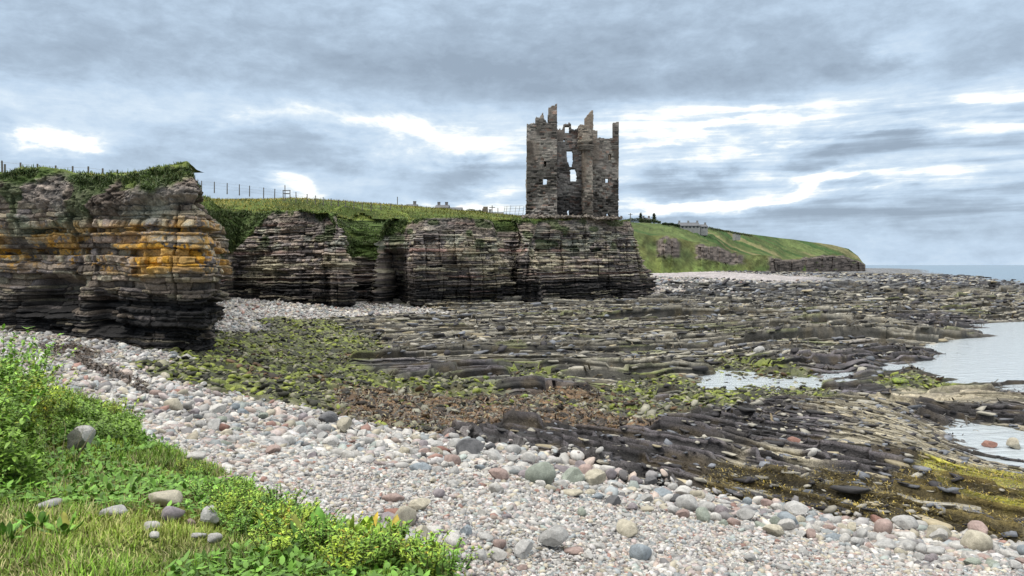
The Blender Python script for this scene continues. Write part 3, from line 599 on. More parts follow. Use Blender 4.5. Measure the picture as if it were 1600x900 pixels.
# cap rows: turf lip running inland
lipn = fbm(ss * .8, ss * 0, 4, 97)
capX, capY, capZ, capC = [], [], [], []; offs = smooth1(off[-1], ss, 2.0)
for i in range(1, NCAP + 1):
    o_ = offs * min(1, i / 3) + off[-1] * (1 - min(1, i / 3)) + i * .22 - .10 * math.sin(min(i / 3, 1) * math.pi) * (1 + .6 * lipn)
    x_ = FX + IX * o_; y_ = FY + IY * o_; tt = sstep(0, 1, i / NCAP)
    z_ = (ZTP + .10 + .12 * lipn) * (1 - tt) + (ztop(x_, y_) + .06) * tt + .08 * fbm(x_ * 2, y_ * 2, 3, 99) * (1 - tt)
    capX.append(x_); capY.append(y_); capZ.append(z_)
    capC.append(np.array([.085, .12, .026]) * (.5 + 1.0 * vn2(x_ * 1.5, y_ * 1.5, 94))[:, None] + np.array([.05, .05, .01]) * vn2(x_ * .4, y_ * .4, 93)[:, None])
X = np.vstack([X, capX]); Y = np.vstack([Y, capY]); Z = np.vstack([Z, capZ]); c = np.concatenate([c, np.array(capC)], 0)
V = np.stack([X, Y, Z], -1).reshape(-1, 3)
CLF = (X, Y, Z, veg, np.broadcast_to(PXS, X.shape))
o = mesh_np('sea_cliff', V, grid_faces(*X.shape), M_CLIFF, c.reshape(-1, 3), smooth=False)
set_props(o, kind='structure')

# inland turf
lip = np.stack([X[NR - 1], Y[NR - 1]], 1)[::12]
poly = np.vstack([lip, [(24, 215), (24, 330), (-330, 330), (-200, 60)]])
def inside(x, y, poly):
    r = np.zeros(x.shape, bool); n = len(poly)
    for i in range(n):
        x0, y0 = poly[i]; x1, y1 = poly[(i + 1) % n]
        if y0 == y1: continue
        r ^= ((y0 > y) != (y1 > y)) & (x < (x1 - x0) * (y - y0) / (y1 - y0) + x0)
    return r
a2 = np.linspace(R(-46), R(11), 760); r2 = [31.]
while r2[-1] < 300: r2.append(r2[-1] * 1.006)
r2 = np.array(r2); A2, R2 = np.meshgrid(a2, r2); X2, Y2 = R2 * np.sin(A2), R2 * np.cos(A2)
Z2 = ztop(X2, Y2) + .10 * fbm(X2 * .5, Y2 * .5, 4, 100) + .10 * fbm(X2 * 2, Y2 * 2, 3, 101)
ins = inside(X2, Y2, poly); dl_ = np.full(X2.shape, 99.)
for q_ in lip[::2]: dl_ = np.minimum(dl_, (X2 - q_[0]) ** 2 + (Y2 - q_[1]) ** 2)
ins &= dl_ > 1.0; mk = ins[:-1, :-1] & ins[1:, 1:] & ins[:-1, 1:] & ins[1:, :-1]
C2 = np.array([.065, .095, .022]) * (.5 + .9 * vn2(X2 * .5, Y2 * .5, 102))[..., None] + np.array([.07, .06, .012]) * sstep(.4, .7, vn2(X2 * .15, Y2 * .25, 103))[..., None]
V, F, CC = compact(np.stack([X2, Y2, Z2], -1).reshape(-1, 3), grid_faces(*X2.shape, mk), C2.reshape(-1, 3))
o = mesh_np('clifftop_ground', V, F, M_TURF, CC, smooth=True); set_props(o, kind='structure')
# ------------------------------------------------------------------ far headland across the bay
hp = np.array([930, 980, 1010, 1060, 1120, 1170, 1210, 1260, 1300, 1325, 1340, 1352])
hYf = np.array([215, 225, 240, 270, 320, 370, 420, 480, 540, 580, 600, 612.])
hzf = np.array([2.5, 2.5, 2.6, 2.4, 2.2, 1.8, 1.4, .9, .6, .5, .3, 0.])
hye = np.array([354, 358, 364, 374, 384, 398, 402, 403, 398, 400, 407, 417.])
hyc = np.array([347, 347.5, 348.5, 351, 358, 365.5, 371, 377, 382.5, 389, 400, 416.])
hdc = np.array([130, 130, 130, 125, 120, 115, 110, 100, 80, 55, 35, 25.])
pc = np.linspace(930, 1352, 760); I_ = lambda a: np.interp(pc, hp, a)
Yf, Zf_, Ye = I_(hYf), I_(hzf), I_(hYf) + 16 + 34 * sstep(1200, 1130, pc)
ye = I_(hye) + 4.5 * fbm(pc / 30, pc * 0, 3, 200); yc = I_(hyc) + .5 * fbm(pc / 16, pc * 0, 3, 201)
Ze = CZ + (HZ - ye) / FOC * Ye; Yc = I_(hYf) + I_(hdc); Zcr = CZ + (HZ - yc) / FOC * Yc
rockm = sstep(1022, 1034, pc) * sstep(1066, 1054, pc) + sstep(1082, 1094, pc) * sstep(1168, 1150, pc) + sstep(1195, 1212, pc) * .95 
rows = []
NF, NM = 70, 60
tt1 = np.linspace(0, 1, NF); tt2 = np.linspace(0, 1, NM)[1:]
HXs, HYs, HZs, HCs = [], [], [], []
dxs = np.tan(np.arctan((pc - 800) / FOC))
for t_ in tt1:
    prof_r = t_ ** 2.2                    # rock: steep face; grass: even slope
    zz = (Zf_ - .8) + (Ze - Zf_ + .8) * t_
    r0_ = rockm; rockm_ = np.where(pc < 1185, rockm * .35, rockm)
    yy = Yf + (Ye - Yf) * (t_ * (1 - rockm_) + (.25 * t_ + .75 * np.clip(t_ * 6 - 5, 0, 1)) * rockm_)
    s_ = pc * .35
    n_ = fbm(s_ * .35, zz * .35, 4, 202) * 2.4 + rockm * (1.6 * (_hash(np.floor(zz / .8), np.floor(s_ * .6), 0, 203) - .5) + 3 * fbm(s_ * .16, zz * .1, 3, 204) - 2.2 * (vn2(s_ * .5, zz * .08, 206) > .62))
    env = math.sin(min(t_ * 1.15, 1) * math.pi * .5 + .2) if t_ < .9 else (1 - t_) * 9
    yy = yy + n_ * env
    HXs.append(dxs * yy); HYs.append(yy); HZs.append(zz)
    rk = np.array([.11, .092, .08]) * (.45 + 1.0 * _hash(np.floor(zz / .8), np.floor(s_ * .6), 2, 207))[:, None]
    gr = (np.array([.06, .085, .03]) + np.array([.04, .07, .01]) * max(0, .5 - t_) * 2) * (.55 + .9 * vn2(s_ * .5, zz * .5, 208))[:, None] + np.array([.05, .035, .01]) * vn2(s_ * .12, zz * .3, 209)[:, None]
    mk_ = np.where(pc < 1185, sstep(.36, .5, t_ + .1 * fbm(pc * .05, pc * 0 + t_ * 3, 3, 219)), 1.) * np.clip(rockm * 1.5 * sstep(1., .86, t_ + .15 * fbm(s_ * .3, zz * .3, 3, 210)) * (1.3 if t_ > .1 else 1), 0, 1) * sstep(.25, .45, vn2(s_ * .3, zz * .4, 211) + .25 * rockm)
    HCs.append(gr * (1 - mk_[:, None]) + rk * mk_[:, None])
for t_ in tt2:
    yy = Ye + (Yc - Ye) * t_; ypx = ye + (yc - ye) * t_
    zz = CZ + (HZ - ypx) / FOC * yy + 1.2 * fbm(pc * .10, yy * .05, 4, 212) * math.sin(math.pi * t_)
    HXs.append(dxs * yy); HYs.append(yy); HZs.append(zz)
    x_ = dxs * yy
    g1_ = np.array([.075, .10, .034]) * (.6 + .8 * vn2(x_ * .06, yy * .03, 213))[:, None]
    strip = sstep(.45, .6, vn2((x_ - yy * .3) * .012, yy * .045, 214))[:, None]
    c_ = g1_ * (1 - strip) + np.array([.16, .15, .07]) * strip
    hd = sstep(.62, .72, vn2(x_ * .05 + 7, yy * .12, 215))[:, None]; c_ = c_ * (1 - hd) + np.array([.045, .085, .025]) * hd
    HCs.append(c_)
for k_ in (1, 2):
    yy = Yc + 60 * k_; HXs.append(dxs * yy); HYs.append(yy); HZs.append(Zcr - 3.0 * k_); HCs.append(HCs[-1])
HV = np.stack([np.array(HXs), np.array(HYs), np.array(HZs)], -1)
o = mesh_np('far_headland', HV.reshape(-1, 3), grid_faces(len(HXs), len(pc)), M_HILL, np.array(HCs).reshape(-1, 3), smooth=True); set_props(o, kind='structure')

# ------------------------------------------------------------------ castle
def masonry(name, parent, pos, W_, H_, thick, inside_f, seed, res=.075, tint=(1, 1, 1)):
    """one wall: a sheet of courses with real thickness; inside_f(u, z) says where masonry still stands; pos(u, z, n) places it"""
    nu, nz_ = max(4, int(W_ / res)), int(H_ / res)
    u = np.linspace(0, W_, nu + 1); z = np.linspace(0, H_, nz_ + 1); U, Z_ = np.meshgrid(u, z)
    Uc, Zc_ = np.meshgrid((u[1:] + u[:-1]) / 2, (z[1:] + z[:-1]) / 2)
    mk = inside_f(Uc, Zc_)
    e = [0.]; rs_ = np.random.default_rng(seed)
    while e[-1] < 30: e.append(e[-1] + rs_.uniform(.09, .26))
    e = np.array(e); zz = Z_ + .03 * fbm(U, Z_, 2, seed); k = np.clip(np.searchsorted(e, zz), 1, len(e) - 1); th = e[k] - e[k - 1]; f = (zz - e[k - 1]) / th
    L = .28 + .4 * _hash(k, 0, 0, seed); sv_ = (U + 9 * _hash(k, 1, 0, seed)) / L; b = np.floor(sv_); fv = sv_ - b
    q = _hash(k, b, 0, seed + 1)
    g = np.clip(np.minimum(np.minimum(f, 1 - f) * th, np.minimum(fv, 1 - fv) * L) / .04, 0, 1)
    low = sstep(.62 * H_, .25 * H_, Z_ + 2.2 * fbm(U * .4, Z_ * .25, 3, seed + 2))            # facing robbed away low down, smoother above
    n = (q - .5) * (.09 + .16 * low) - (1 - g) * (.05 + .08 * low) - (q < .10) * .16 * (.4 + low) + .16 * fbm(U * .7, Z_ * .6, 3, seed + 3)
    c = np.array([.232, .207, .182]) * (.62 + .7 * q)[..., None]
    pinks = (_hash(k, b, 3, seed) < .10)[..., None]; c = np.where(pinks, np.array([.25, .175, .14]) * (.7 + .5 * q[..., None]), c)
    pal = (_hash(k, b, 4, seed) < .12)[..., None]; c = np.where(pal, np.array([.27, .25, .215]), c)
    har = (sstep(.48, .62, vn2(U * .5 + 3, Z_ * .35, seed + 5)) * sstep(.35 * H_, .6 * H_, Z_))[..., None]   # remains of render
    c = c * (1 - har * .75) + np.array([.20, .165, .135]) * har * .75
    dkp = (sstep(.52, .66, vn2(U * .6, Z_ * .45, seed + 6) + .12 * low))[..., None]; c = c * (1 - .55 * dkp)
    c = c * np.array(tint)
    n = n * (1 - .6 * har[..., 0])
    Fp = np.stack(pos(U, Z_, n), -1).reshape(-1, 3); Bp = np.stack(pos(U, Z_, -thick + .08 * (q - .5)), -1).reshape(-1, 3)
    N = (nu + 1) * (nz_ + 1); idx = np.arange(N).reshape(nz_ + 1, nu + 1)
    q1 = np.stack([idx[:-1, :-1], idx[:-1, 1:], idx[1:, 1:], idx[1:, :-1]], -1)
    Fs = [q1[mk], (q1[mk] + N)[:, ::-1]]
    mp_ = np.pad(mk, 1)
    def edge(m2, a, b_): Fs.append(np.stack([a[m2], b_[m2], b_[m2] + N, a[m2] + N], -1))
    edge(mk & ~mp_[:-2, 1:-1], idx[:-1, 1:], idx[:-1, :-1]); edge(mk & ~mp_[2:, 1:-1], idx[1:, :-1], idx[1:, 1:])
    edge(mk & ~mp_[1:-1, :-2], idx[:-1, :-1], idx[1:, :-1]); edge(mk & ~mp_[1:-1, 2:], idx[1:, 1:], idx[:-1, 1:])
    V_, F_, C_ = compact(np.vstack([Fp, Bp]), np.concatenate(Fs), np.concatenate([c.reshape(-1, 3)] * 2))
    o = mesh_np(name, V_, F_, M_WALL, C_, parent=parent); ALL.append(o); return o
castle = empty('castle_ruin', (6.6, 89.5, 11.0))
set_props(castle, 'tall roofless castle ruin of dark brown stone standing on the cliff edge above the shore', 'castle')
CO = np.array(castle.location)
def front_wall(name, px0, px1, Y, ybot, top, holes, thick, seed, tint=(1, 1, 1), polys=(), flare=0.):
    mpp = Y / FOC; x0 = (px0 - 800) * mpp; zb = CZ + (HZ - ybot) * mpp
    ytop = min(t_[1] for t_ in top) - 3; H_ = (ybot - ytop) * mpp; W_ = (px1 - px0) * mpp
    tpx = np.array([t_[0] for t_ in top]); tpy = np.array([t_[1] for t_ in top], float)
    def ins_(u, z):
        px = px0 + u / mpp; py = ybot - z / mpp
        j = .9 * (_hash(np.floor(px / 2.2), 0, 0, seed) - .5) * 2
        m_ = py > np.interp(px, tpx, tpy) + j
        jx = (_hash(np.floor(py / 1.7), 3, 0, seed) - .5) * 1.2
        for (a, b_, c_, d_) in holes: m_ &= ~((px > a + jx * .5) & (px < b_ + jx * .5) & (py > c_) & (py < d_))
        for pl in polys:
            pl = np.array(pl); lo = np.interp(py, pl[:, 0], pl[:, 1]); hi = np.interp(py, pl[:, 0], pl[:, 2])
            m_ &= ~((py > pl[0, 0]) & (py < pl[-1, 0]) & (px > lo + jx) & (px < hi + jx))
        return m_
    def pos(u, z, n):
        fl = flare * sstep(2.2, 0, z) * sstep(W_ * .5, 0, u)
        return x0 + u - fl - CO[0], Y - n - CO[1], zb + z - CO[2]
    return masonry(name, castle, pos, W_, H_, thick, ins_, seed, tint=tint)
def side_wall(name, px, Y0, depth, ybot, ytop, thick, seed, out=-1, rag=1.2, tint=(1, 1, 1)):
    mpp = Y0 / FOC; x0 = (px - 800) * mpp; zb = CZ + (HZ - ybot) * mpp; H_ = (ybot - ytop) * mpp + .5
    ins_ = lambda u, z: z < H_ - .5 - rag * vn2(u * .9 + seed, u * 0, seed) - .15 * _hash(np.floor(u / .3), 0, 0, seed)
    pos = lambda u, z, n: (x0 + n * out - CO[0], Y0 + .02 + u - CO[1], zb + z - CO[2])
    return masonry(name, castle, pos, depth, H_, thick, ins_, seed, res=.11, tint=tint)
tw = empty('tower', (0, 0, 0)); tw.parent = castle; ALL.append(tw)
def under(o, p): o.parent = p; return o
# left tower
LT = [(823, 195.5), (836, 193.5), (837, 184), (839, 184), (843, 185), (846, 181), (848, 178), (850, 186), (853, 191), (856, 193), (856.4, 170), (860, 169), (864, 166.5), (866, 167), (869, 164.5), (871, 165)]
under(front_wall('front_wall', 823, 870, 87.4, 352, LT, [(849.5, 853.8, 252, 261), (848.6, 855, 279.5, 288)], .9, 301, flare=.45), tw)
under(side_wall('side_wall', 823.2, 87.8, 3.4, 350, 196, .8, 302), tw)
under(side_wall('side_wall', 869.6, 87.6, 3.2, 350, 190, .8, 303, out=1), tw)
Yb_ = 91.0
k_ = Yb_ / 87.4
bk = lambda p: 800 + (p - 800) / k_ if False else p
under(front_wall('back_wall', 824, 868.5, Yb_, 350, [(823, 200), (840, 197), (860, 202), (870, 204)], [(846, 857, 277, 290)], .7, 304), tw)
# main block
MT = [(870, 203), (879.5, 203), (880, 195.5), (884, 194.5), (887.5, 195), (888, 191.5), (889, 192), (891.5, 195.5), (892.3, 203), (900, 204), (903, 200), (905, 198), (910, 199), (926, 203)]
front_wall('main_wall', 869.5, 925, 90.5, 352, MT, [(882, 889.4, 198.3, 209), (880, 882.2, 218.5, 222.5), (886.6, 889.4, 328.5, 336)], .9, 310, tint=(.78, .80, .85),  # bluish dark tint: fallen render in part, recess shade painted in as well
           polys=[[(236, 885, 894.3), (246, 885.2, 894.8), (252, 886, 896), (256, 888.5, 895), (261.5, 890, 893.5)], [(264, 891.5, 899), (267, 890.5, 900), (276, 890.7, 901), (283.5, 890.5, 900.5)]])
side_wall('side_wall', 925, 90.9, 4.0, 350, 206, .8, 311, out=1, rag=2.6)
bw = front_wall('back_wall', 870, 924, 95.0, 348, [(868, 300), (880, 322), (884, 338), (892, 340), (900, 318), (915, 300), (926, 280)], [(885, 892, 325, 345)], .8, 312)
# right wing
RTp = [(926, 205), (932.6, 205), (933.2, 216.5), (945, 217.5), (957, 217.5), (957.6, 193), (962, 192), (964, 191), (966, 192)]
tw2 = empty('tower', (0, 0, 0)); tw2.parent = castle; ALL.append(tw2)
under(front_wall('front_wall', 924, 966, 91.8, 352, RTp, [(950, 954.2, 241.5, 251), (945.6, 950, 279.5, 286), (947.4, 950.2, 334, 340)], .8, 320), tw2)
under(side_wall('side_wall', 965.4, 92.1, 3.4, 350, 214, .8, 321, out=1), tw2)
under(front_wall('back_wall', 926, 964, 94.8, 350, [(924, 226), (945, 222), (966, 219)], [(942, 953, 277, 289), (944, 953, 330, 343)], .7, 322), tw2)
# rounded stair shaft and the corbelled turret over it; light put into their tint
def round_shaft(name, pxc, Yc_, rad, ybot, topf, seed, a0=-200, a1=20, tint=(1, 1, 1), thick=.35, cone=0.):
    mpp = Yc_ / FOC; xc = (pxc - 800) * mpp; zb = CZ + (HZ - ybot) * mpp; ymin = min(t_[1] for t_ in topf) - 2
    H_ = (ybot - ymin) * mpp; W_ = math.radians(a1 - a0) * rad
    tpx = np.array([t_[0] for t_ in topf]); tpy = np.array([t_[1] for t_ in topf], float)
    def ang(u): return R(a0) + u / rad
    def ins_(u, z):
        px = pxc + rad * np.cos(ang(u)) / mpp; py = ybot - z / mpp
        return py > np.interp(px, tpx, tpy) + 1.2 * (_hash(np.floor(u / .25), 0, 0, seed) - .5)
    def pos(u, z, n):
        r_ = rad + n * .7 - cone * sstep(cone * 2, 0, z); a_ = ang(u)
        return xc + r_ * np.cos(a_) - CO[0], Yc_ + r_ * np.sin(a_) - CO[1], zb + z - CO[2]
    return masonry(name, castle, pos, W_, H_, thick, ins_, seed, res=.06, tint=tint)
round_shaft('stair_shaft', 917, 89.75, .66, 352, [(905, 228), (926, 228)], 330, tint=(1.12, 1.08, 1.02))
turret = round_shaft('turret', 914.5, 89.75, .93, 231, [(900, 200), (904, 198), (907, 197), (911, 199), (911.3, 189), (916, 184), (921, 179), (925.5, 175.5), (927, 184), (928, 200)], 331, tint=(1.12, 1.07, 1.0), cone=.3)
mb = MB(); zc_ = CZ + (HZ - 229.5) * 89.75 / FOC - CO[2]; xc_ = (914.5 - 800) * 89.75 / FOC - CO[0]
for rad_, dz_ in ((1.03, 0), (.93, -.2), (.82, -.4)):
    n_ = 28; v_ = []
    for zz in (dz_ - .09, dz_ + .09):
        v_ += [(xc_ + rad_ * math.cos(2 * math.pi * i / n_), 89.75 - CO[1] + rad_ * math.sin(2 * math.pi * i / n_), zc_ + zz) for i in range(n_)]
    mb.add(v_, [tuple(range(n_))[::-1], tuple(range(n_, 2 * n_))] + [(i, (i + 1) % n_, n_ + (i + 1) % n_, n_ + i) for i in range(n_)])
M_CORB = mat_plain('corbel_stone', (.21, .18, .15), .9, .3, 1.2, .7, 6.)
mb.build('corbel', M_CORB, castle)

# ------------------------------------------------------------------ stones
import bmesh
def ico(sub):
    bm = bmesh.new(); bmesh.ops.create_icosphere(bm, subdivisions=sub, radius=1.)
    V_ = np.array([v.co[:] for v in bm.verts]); F_ = np.array([[v.index for v in f.verts] for f in bm.faces]); bm.free(); return V_, F_
def proto_stone(sub, seed, angular=.5, flat=.6, bump=.06):
    V_, F_ = ico(sub); r_ = np.random.default_rng(seed)
    V_ = np.sign(V_) * np.abs(V_) ** (1 - .25 * r_.random())
    for _ in range(7):
        n_ = r_.normal(size=3); n_ /= np.linalg.norm(n_); d_ = np.maximum(0, V_ @ n_ - r_.uniform(.45, .85)); V_ = V_ - n_ * (d_ * angular)[:, None]
    V_ = V_ * (1 + bump * fbm(V_[:, 0] * 1.7 + seed, V_[:, 1] * 1.7 + V_[:, 2] * 2.1, 3, seed))[:, None]
    ext = np.abs(V_).max(0); V_ = V_ / ext
    V_ *= np.array([1., r_.uniform(.62, .9), flat * r_.uniform(.75, 1.2)]); return V_, F_
def scatter(name, x, y, z, size, colr, protos, mat, tilt=.25, rotz=None, smooth=True, flat=None, seed=1, label=None, cat=None, sink=.2):
    r_ = np.random.default_rng(seed); n = len(x); which = r_.integers(0, len(protos), n)
    VV, FF, CC, off_ = [], [], [], 0
    rz_ = r_.uniform(0, 2 * math.pi, n) if rotz is None else rotz
    tx, ty = r_.normal(0, tilt, n), r_.normal(0, tilt, n)
    for k, (pv, pf) in enumerate(protos):
        s = np.where(which == k)[0]
        if not len(s): continue
        v = pv[None] * size[s][:, None, None]
        if flat is not None: v = v * np.stack([np.ones(len(s)), np.ones(len(s)), flat[s]], -1)[:, None]
        cz_, sz_ = np.cos(rz_[s])[:, None], np.sin(rz_[s])[:, None]
        X_, Y_, Z_ = v[..., 0], v[..., 1], v[..., 2]
        Z_ = Z_ + X_ * tx[s][:, None] + Y_ * ty[s][:, None]
        X_, Y_ = X_ * cz_ - Y_ * sz_, X_ * sz_ + Y_ * cz_
        hh = size[s] * pv[:, 2].max() * (flat[s] if flat is not None else 1)
        P_ = np.stack([X_ + x[s][:, None], Y_ + y[s][:, None], Z_ + (z[s] + hh * (1 - 2 * sink))[:, None]], -1)
        nv = pv.shape[0]
        VV.append(P_.reshape(-1, 3)); FF.append((pf[None] + (np.arange(len(s)) * nv)[:, None, None]).reshape(-1, 3) + off_); off_ += nv * len(s)
        CC.append(np.repeat(colr[s], nv, axis=0))
    o = mesh_np(name, np.vstack(VV), np.vstack(FF), mat, np.vstack(CC), smooth=smooth); set_props(o, label, cat, None, 'stuff'); return o
P1 = [proto_stone(1, 400 + i, .6, .55) for i in range(9)]; P2 = [proto_stone(2, 420 + i, .7, .6, .1) for i in range(9)]
P1s = [proto_stone(1, 440 + i, .95, .38, .15) for i in range(8)]; P0 = [proto_stone(0, 460 + i, .3, .6) for i in range(4)] if False else P1
PM = P1[:5] + [proto_stone(1, 540 + i, .9, .42, .12) for i in range(7)]
PAL = np.array([(.50, .485, .455), (.41, .40, .38), (.58, .555, .51), (.46, .38, .33), (.49, .445, .35), (.34, .365, .37), (.27, .26, .26), (.43, .365, .345), (.20, .19, .19), (.53, .51, .50), (.34, .21, .175), (.38, .42, .39)])
PW = np.array([.17, .14, .13, .09, .10, .09, .05, .08, .03, .07, .02, .03]); PW /= PW.sum()
def pick_col(n, r_, mul=1.):
    c_ = PAL[r_.choice(len(PAL), n, p=PW)]; return np.clip(c_ * r_.uniform(.62, 1.15, n)[:, None] * mul * .92, 0, .8)

# grassy bank the photographer stands on: outline and heights
EDGE = [(-260,545,3.9),(-60,556,3.9),(20,566,3.85),(60,600,3.75),(130,625,3.7),(212,658,3.6),(240,692,3.6),(300,718,3.6),(350,736,3.6),(400,768,3.65),(450,795,3.7),(515,818,3.82),(560,842,3.92),(640,872,4.0),(745,912,4.05),(900,1000,4.1),(1100,1200,4.1)]
ex = np.array([at_z(*p) for p in EDGE])
bpts = [(0,700,4.05),(0,800,4.2),(200,780,3.98),(300,850,4.12),(100,650,3.95),(0,900,4.22),(300,960,4.25),(-200,700,4.1),(-300,900,4.25),(600,1000,4.2),(150,850,4.2),(330,780,3.9),(0,1100,4.25),(600,1300,4.25),(430,850,4.1)]
bx = np.vstack([ex, np.array([at_z(*p) for p in bpts])]); bfun = tps_fit(bx[:, :2], bx[:, 2], 1e-3)
bpoly = np.vstack([ex[:, :2], [(3, 1.2), (3, -1), (-12, -1), (-14, 6)]])
def edge_dist(x, y):
    d = np.full(np.shape(x), 99.); 
    for i in range(len(ex) - 1):
        ax, ay, bx_, by_ = ex[i, 0], ex[i, 1], ex[i + 1, 0], ex[i + 1, 1]
        t_ = np.clip(((x - ax) * (bx_ - ax) + (y - ay) * (by_ - ay)) / ((bx_ - ax) ** 2 + (by_ - ay) ** 2), 0, 1)
        d = np.minimum(d, np.hypot(x - ax - t_ * (bx_ - ax), y - ay - t_ * (by_ - ay)))
    return np.where(inside(x, y, bpoly), d, -d)
def bank(x, y):
    d = edge_dist(x, y) + .12 * fbm(x * 1.6, y * 1.6, 3, 500)
    zb = bfun(x, y) + .06 * fbm(x * 1.2, y * 1.2, 3, 501) + .025 * fbm(x * 5, y * 5, 3, 502)
    s_ = sstep(-.32, .10, d)
    zs = np.where(np.hypot(x, y) > 3.3, hz(x, y), 3.1)
    return zs - .15 + (zb - zs + .15) * s_, d
ab = np.linspace(R(-55), R(30), 620); rb = np.exp(np.linspace(math.log(1.6), math.log(20), 620)); AB, RB = np.meshgrid(ab, rb)
XB, YB = RB * np.sin(AB), RB * np.cos(AB); ZB, DB = bank(XB, YB)
mk = (DB[:-1, :-1] > -.36)
gcol = np.array([.10, .135, .025]) * (.5 + .9 * vn2(XB * 3, YB * 3, 503))[..., None] + np.array([.10, .075, .03]) * sstep(.5, .75, vn2(XB * 1.1, YB * 1.1, 504))[..., None]
soil = np.array([.15, .115, .085]) * (.5 + .9 * vn2(XB * 9, YB * 9, 505))[..., None]
sm = sstep(.10, -.08, DB)[..., None]; gcol = gcol * (1 - sm) + soil * sm
V, F, CC = compact(np.stack([XB, YB, ZB], -1).reshape(-1, 3), grid_faces(*XB.shape, mk), gcol.reshape(-1, 3))
o = mesh_np('bank_ground', V, F, M_TURF, CC, smooth=True); set_props(o, kind='structure')

def sample_lp(n, r0, r1, a0, a1, r_, power=2.):
    """points between two distances; power 2 = even per square metre, lower = more of them close by"""
    t_ = r_.random(n)
    rad = (r0 ** power + t_ * (r1 ** power - r0 ** power)) ** (1 / power); a_ = r_.uniform(R(a0), R(a1), n)
    return rad * np.sin(a_), rad * np.cos(a_)
def zone_of(x, y):
    a_ = np.arctan2(x, y); r_ = np.hypot(x, y)
    j = np.clip(((a_ - aa[0]) / (aa[1] - aa[0]) * (1)).astype(int), 0, len(aa) - 1); i = np.clip(np.searchsorted(rr, r_) - 1, 0, len(rr) - 1)
    return WG[:, i, j], CG[i, j]
# cliff foot test: nothing is strewn inside the cliff
footpoly = np.vstack([np.stack([FX, FY], 1)[::14], [(140, 260), (0, 400), (-400, 400), (-300, 40)]])
def free(x, y, bankd=True):
    ok = ~inside(x, y, footpoly)
    if bankd:
        nearb = np.hypot(x, y) < 22; d = np.full(x.shape, -9.); d[nearb] = edge_dist(x[nearb], y[nearb]); ok &= d < -.12
    return ok
rs = np.random.default_rng(77)
def strewn(n, r0, r1, a0, a1, power, zi, thr=.45):
    x, y = sample_lp(n, r0, r1, a0, a1, rs, power); W_, C_ = zone_of(x, y)
    wz = sum(W_[i] for i in zi); ok = free(x, y) & (wz > thr + .25 * (rs.random(n) - .5)); return x[ok], y[ok], wz[ok], C_[ok]
# small shingle
x, y, wz, _ = strewn(280000, 4.6, 15, -36, 42, 1.15, [0], .5)
s = .0092 * np.exp(rs.normal(0, .55, len(x)).clip(-1.2, 1.1)) * (.85 + .09 * np.hypot(x, y)) * (1 + .45 * sstep(.5, .75, vn2(x * .6, y * .6, 600)))
scatter('shingle', x, y, hz(x, y), s, pick_col(len(x), rs), PM, M_STONE, .3, sink=.15, label='pale grey and pink shingle covering the beach', cat='shingle')
x, y, wz, _ = strewn(90000, 11.5, 75, -46, 42, 1.2, [0], .5)
s = .058 * np.exp(rs.normal(0, .38, len(x)).clip(-.9, .9)) * (1 + .012 * np.hypot(x, y))
scatter('cobbles', x, y, hz(x, y), s, pick_col(len(x), rs), PM, M_STONE, .3, sink=.12, seed=3, label='pale cobbles piled along the back of the beach', cat='cobbles')
x, y, wz, _ = strewn(30000, 5, 26, -30, 42, 1.3, [0], .42); okb = (wz < .985 - .25 * vn2(x * .3, y * .3, 611)); x, y, wz = x[okb], y[okb], wz[okb]
s = .042 * np.exp(rs.normal(0, .45, len(x)).clip(-1, 1.1)) * (.9 + .45 * sstep(.3, .7, vn2(x * .25, y * .25, 601)))
scatter('larger_cobbles', x, y, hz(x, y), s, pick_col(len(x), rs), P2, M_STONE, .3, sink=.1, seed=4, label='larger rounded cobbles lying among the small shingle', cat='cobbles')
# weed covered stones
x, y, wz, cc = strewn(38000, 13, 75, -30, 30, 1.3, [1, 2], .45)
s = .092 * np.exp(rs.normal(0, .4, len(x)).clip(-1, .9)); k_ = rs.random(len(x))[:, None]; W_, _ = zone_of(x, y); gn = (vn2(x * .45, y * .45, 610) + .35 * (W_[1] > .5))[:, None]
cg = np.where(k_ < .34, np.array([(.20, .23, .045)]), np.where(k_ < .6, np.array([(.23, .22, .15)]), np.array([(.035, .035, .025)])))
cg = np.where(gn > .60, cg, np.where(k_ < .22, np.array([(.24, .23, .18)]), np.where(k_ < .6, np.array([(.12, .075, .04)]), np.array([(.04, .032, .025)])))) * rs.uniform(.6, 1.3, (len(x), 1))
scatter('weedy_stones', x, y, hz(x, y), s, cg, P1s, M_STONE, .3, sink=.2, seed=5, label='stones coated with green algae and brown weed', cat='stones')
# broken slabs lying on the ledges
def slabs(name, n, r0, r1, zi, size, label, seed, ang, cm, power=1.2, thr=.4):
    x, y, wz, cc = strewn(n, r0, r1, -32, 42, power, zi, thr); okz = hz(x, y) > .02; x, y = x[okz], y[okz]
    s = size * np.exp(rs.normal(0, .45, len(x)).clip(-1, .8)) * (1 + .004 * np.hypot(x, y)); k_ = rs.random(len(x))[:, None]
    cg = np.where(k_ < cm[0], np.array([(.045, .042, .045)]), np.where(k_ < cm[1], np.array([(.17, .18, .20)]), np.array([(.33, .31, .26)]))) * rs.uniform(.6, 1.25, (len(x), 1))
    scatter(name, x, y, hz(x, y), s, cg, P1s, M_STONE, .22, rotz=R(ang) + rs.normal(0, .35, len(x)), smooth=False, sink=.25, seed=seed, label=label, cat='rocks')
slabs('ledge_rocks', 6500, 28, 130, [3, 4, 8], .14, 'broken grey slabs strewn over the mid shore ledges', 6, 27, (.45, .72))
slabs('far_rocks', 12000, 100, 420, [3, 4, 8, 9], .26, 'dark rocks strewn across the far shore below the headland', 7, 27, (.55, .8), 1.3)
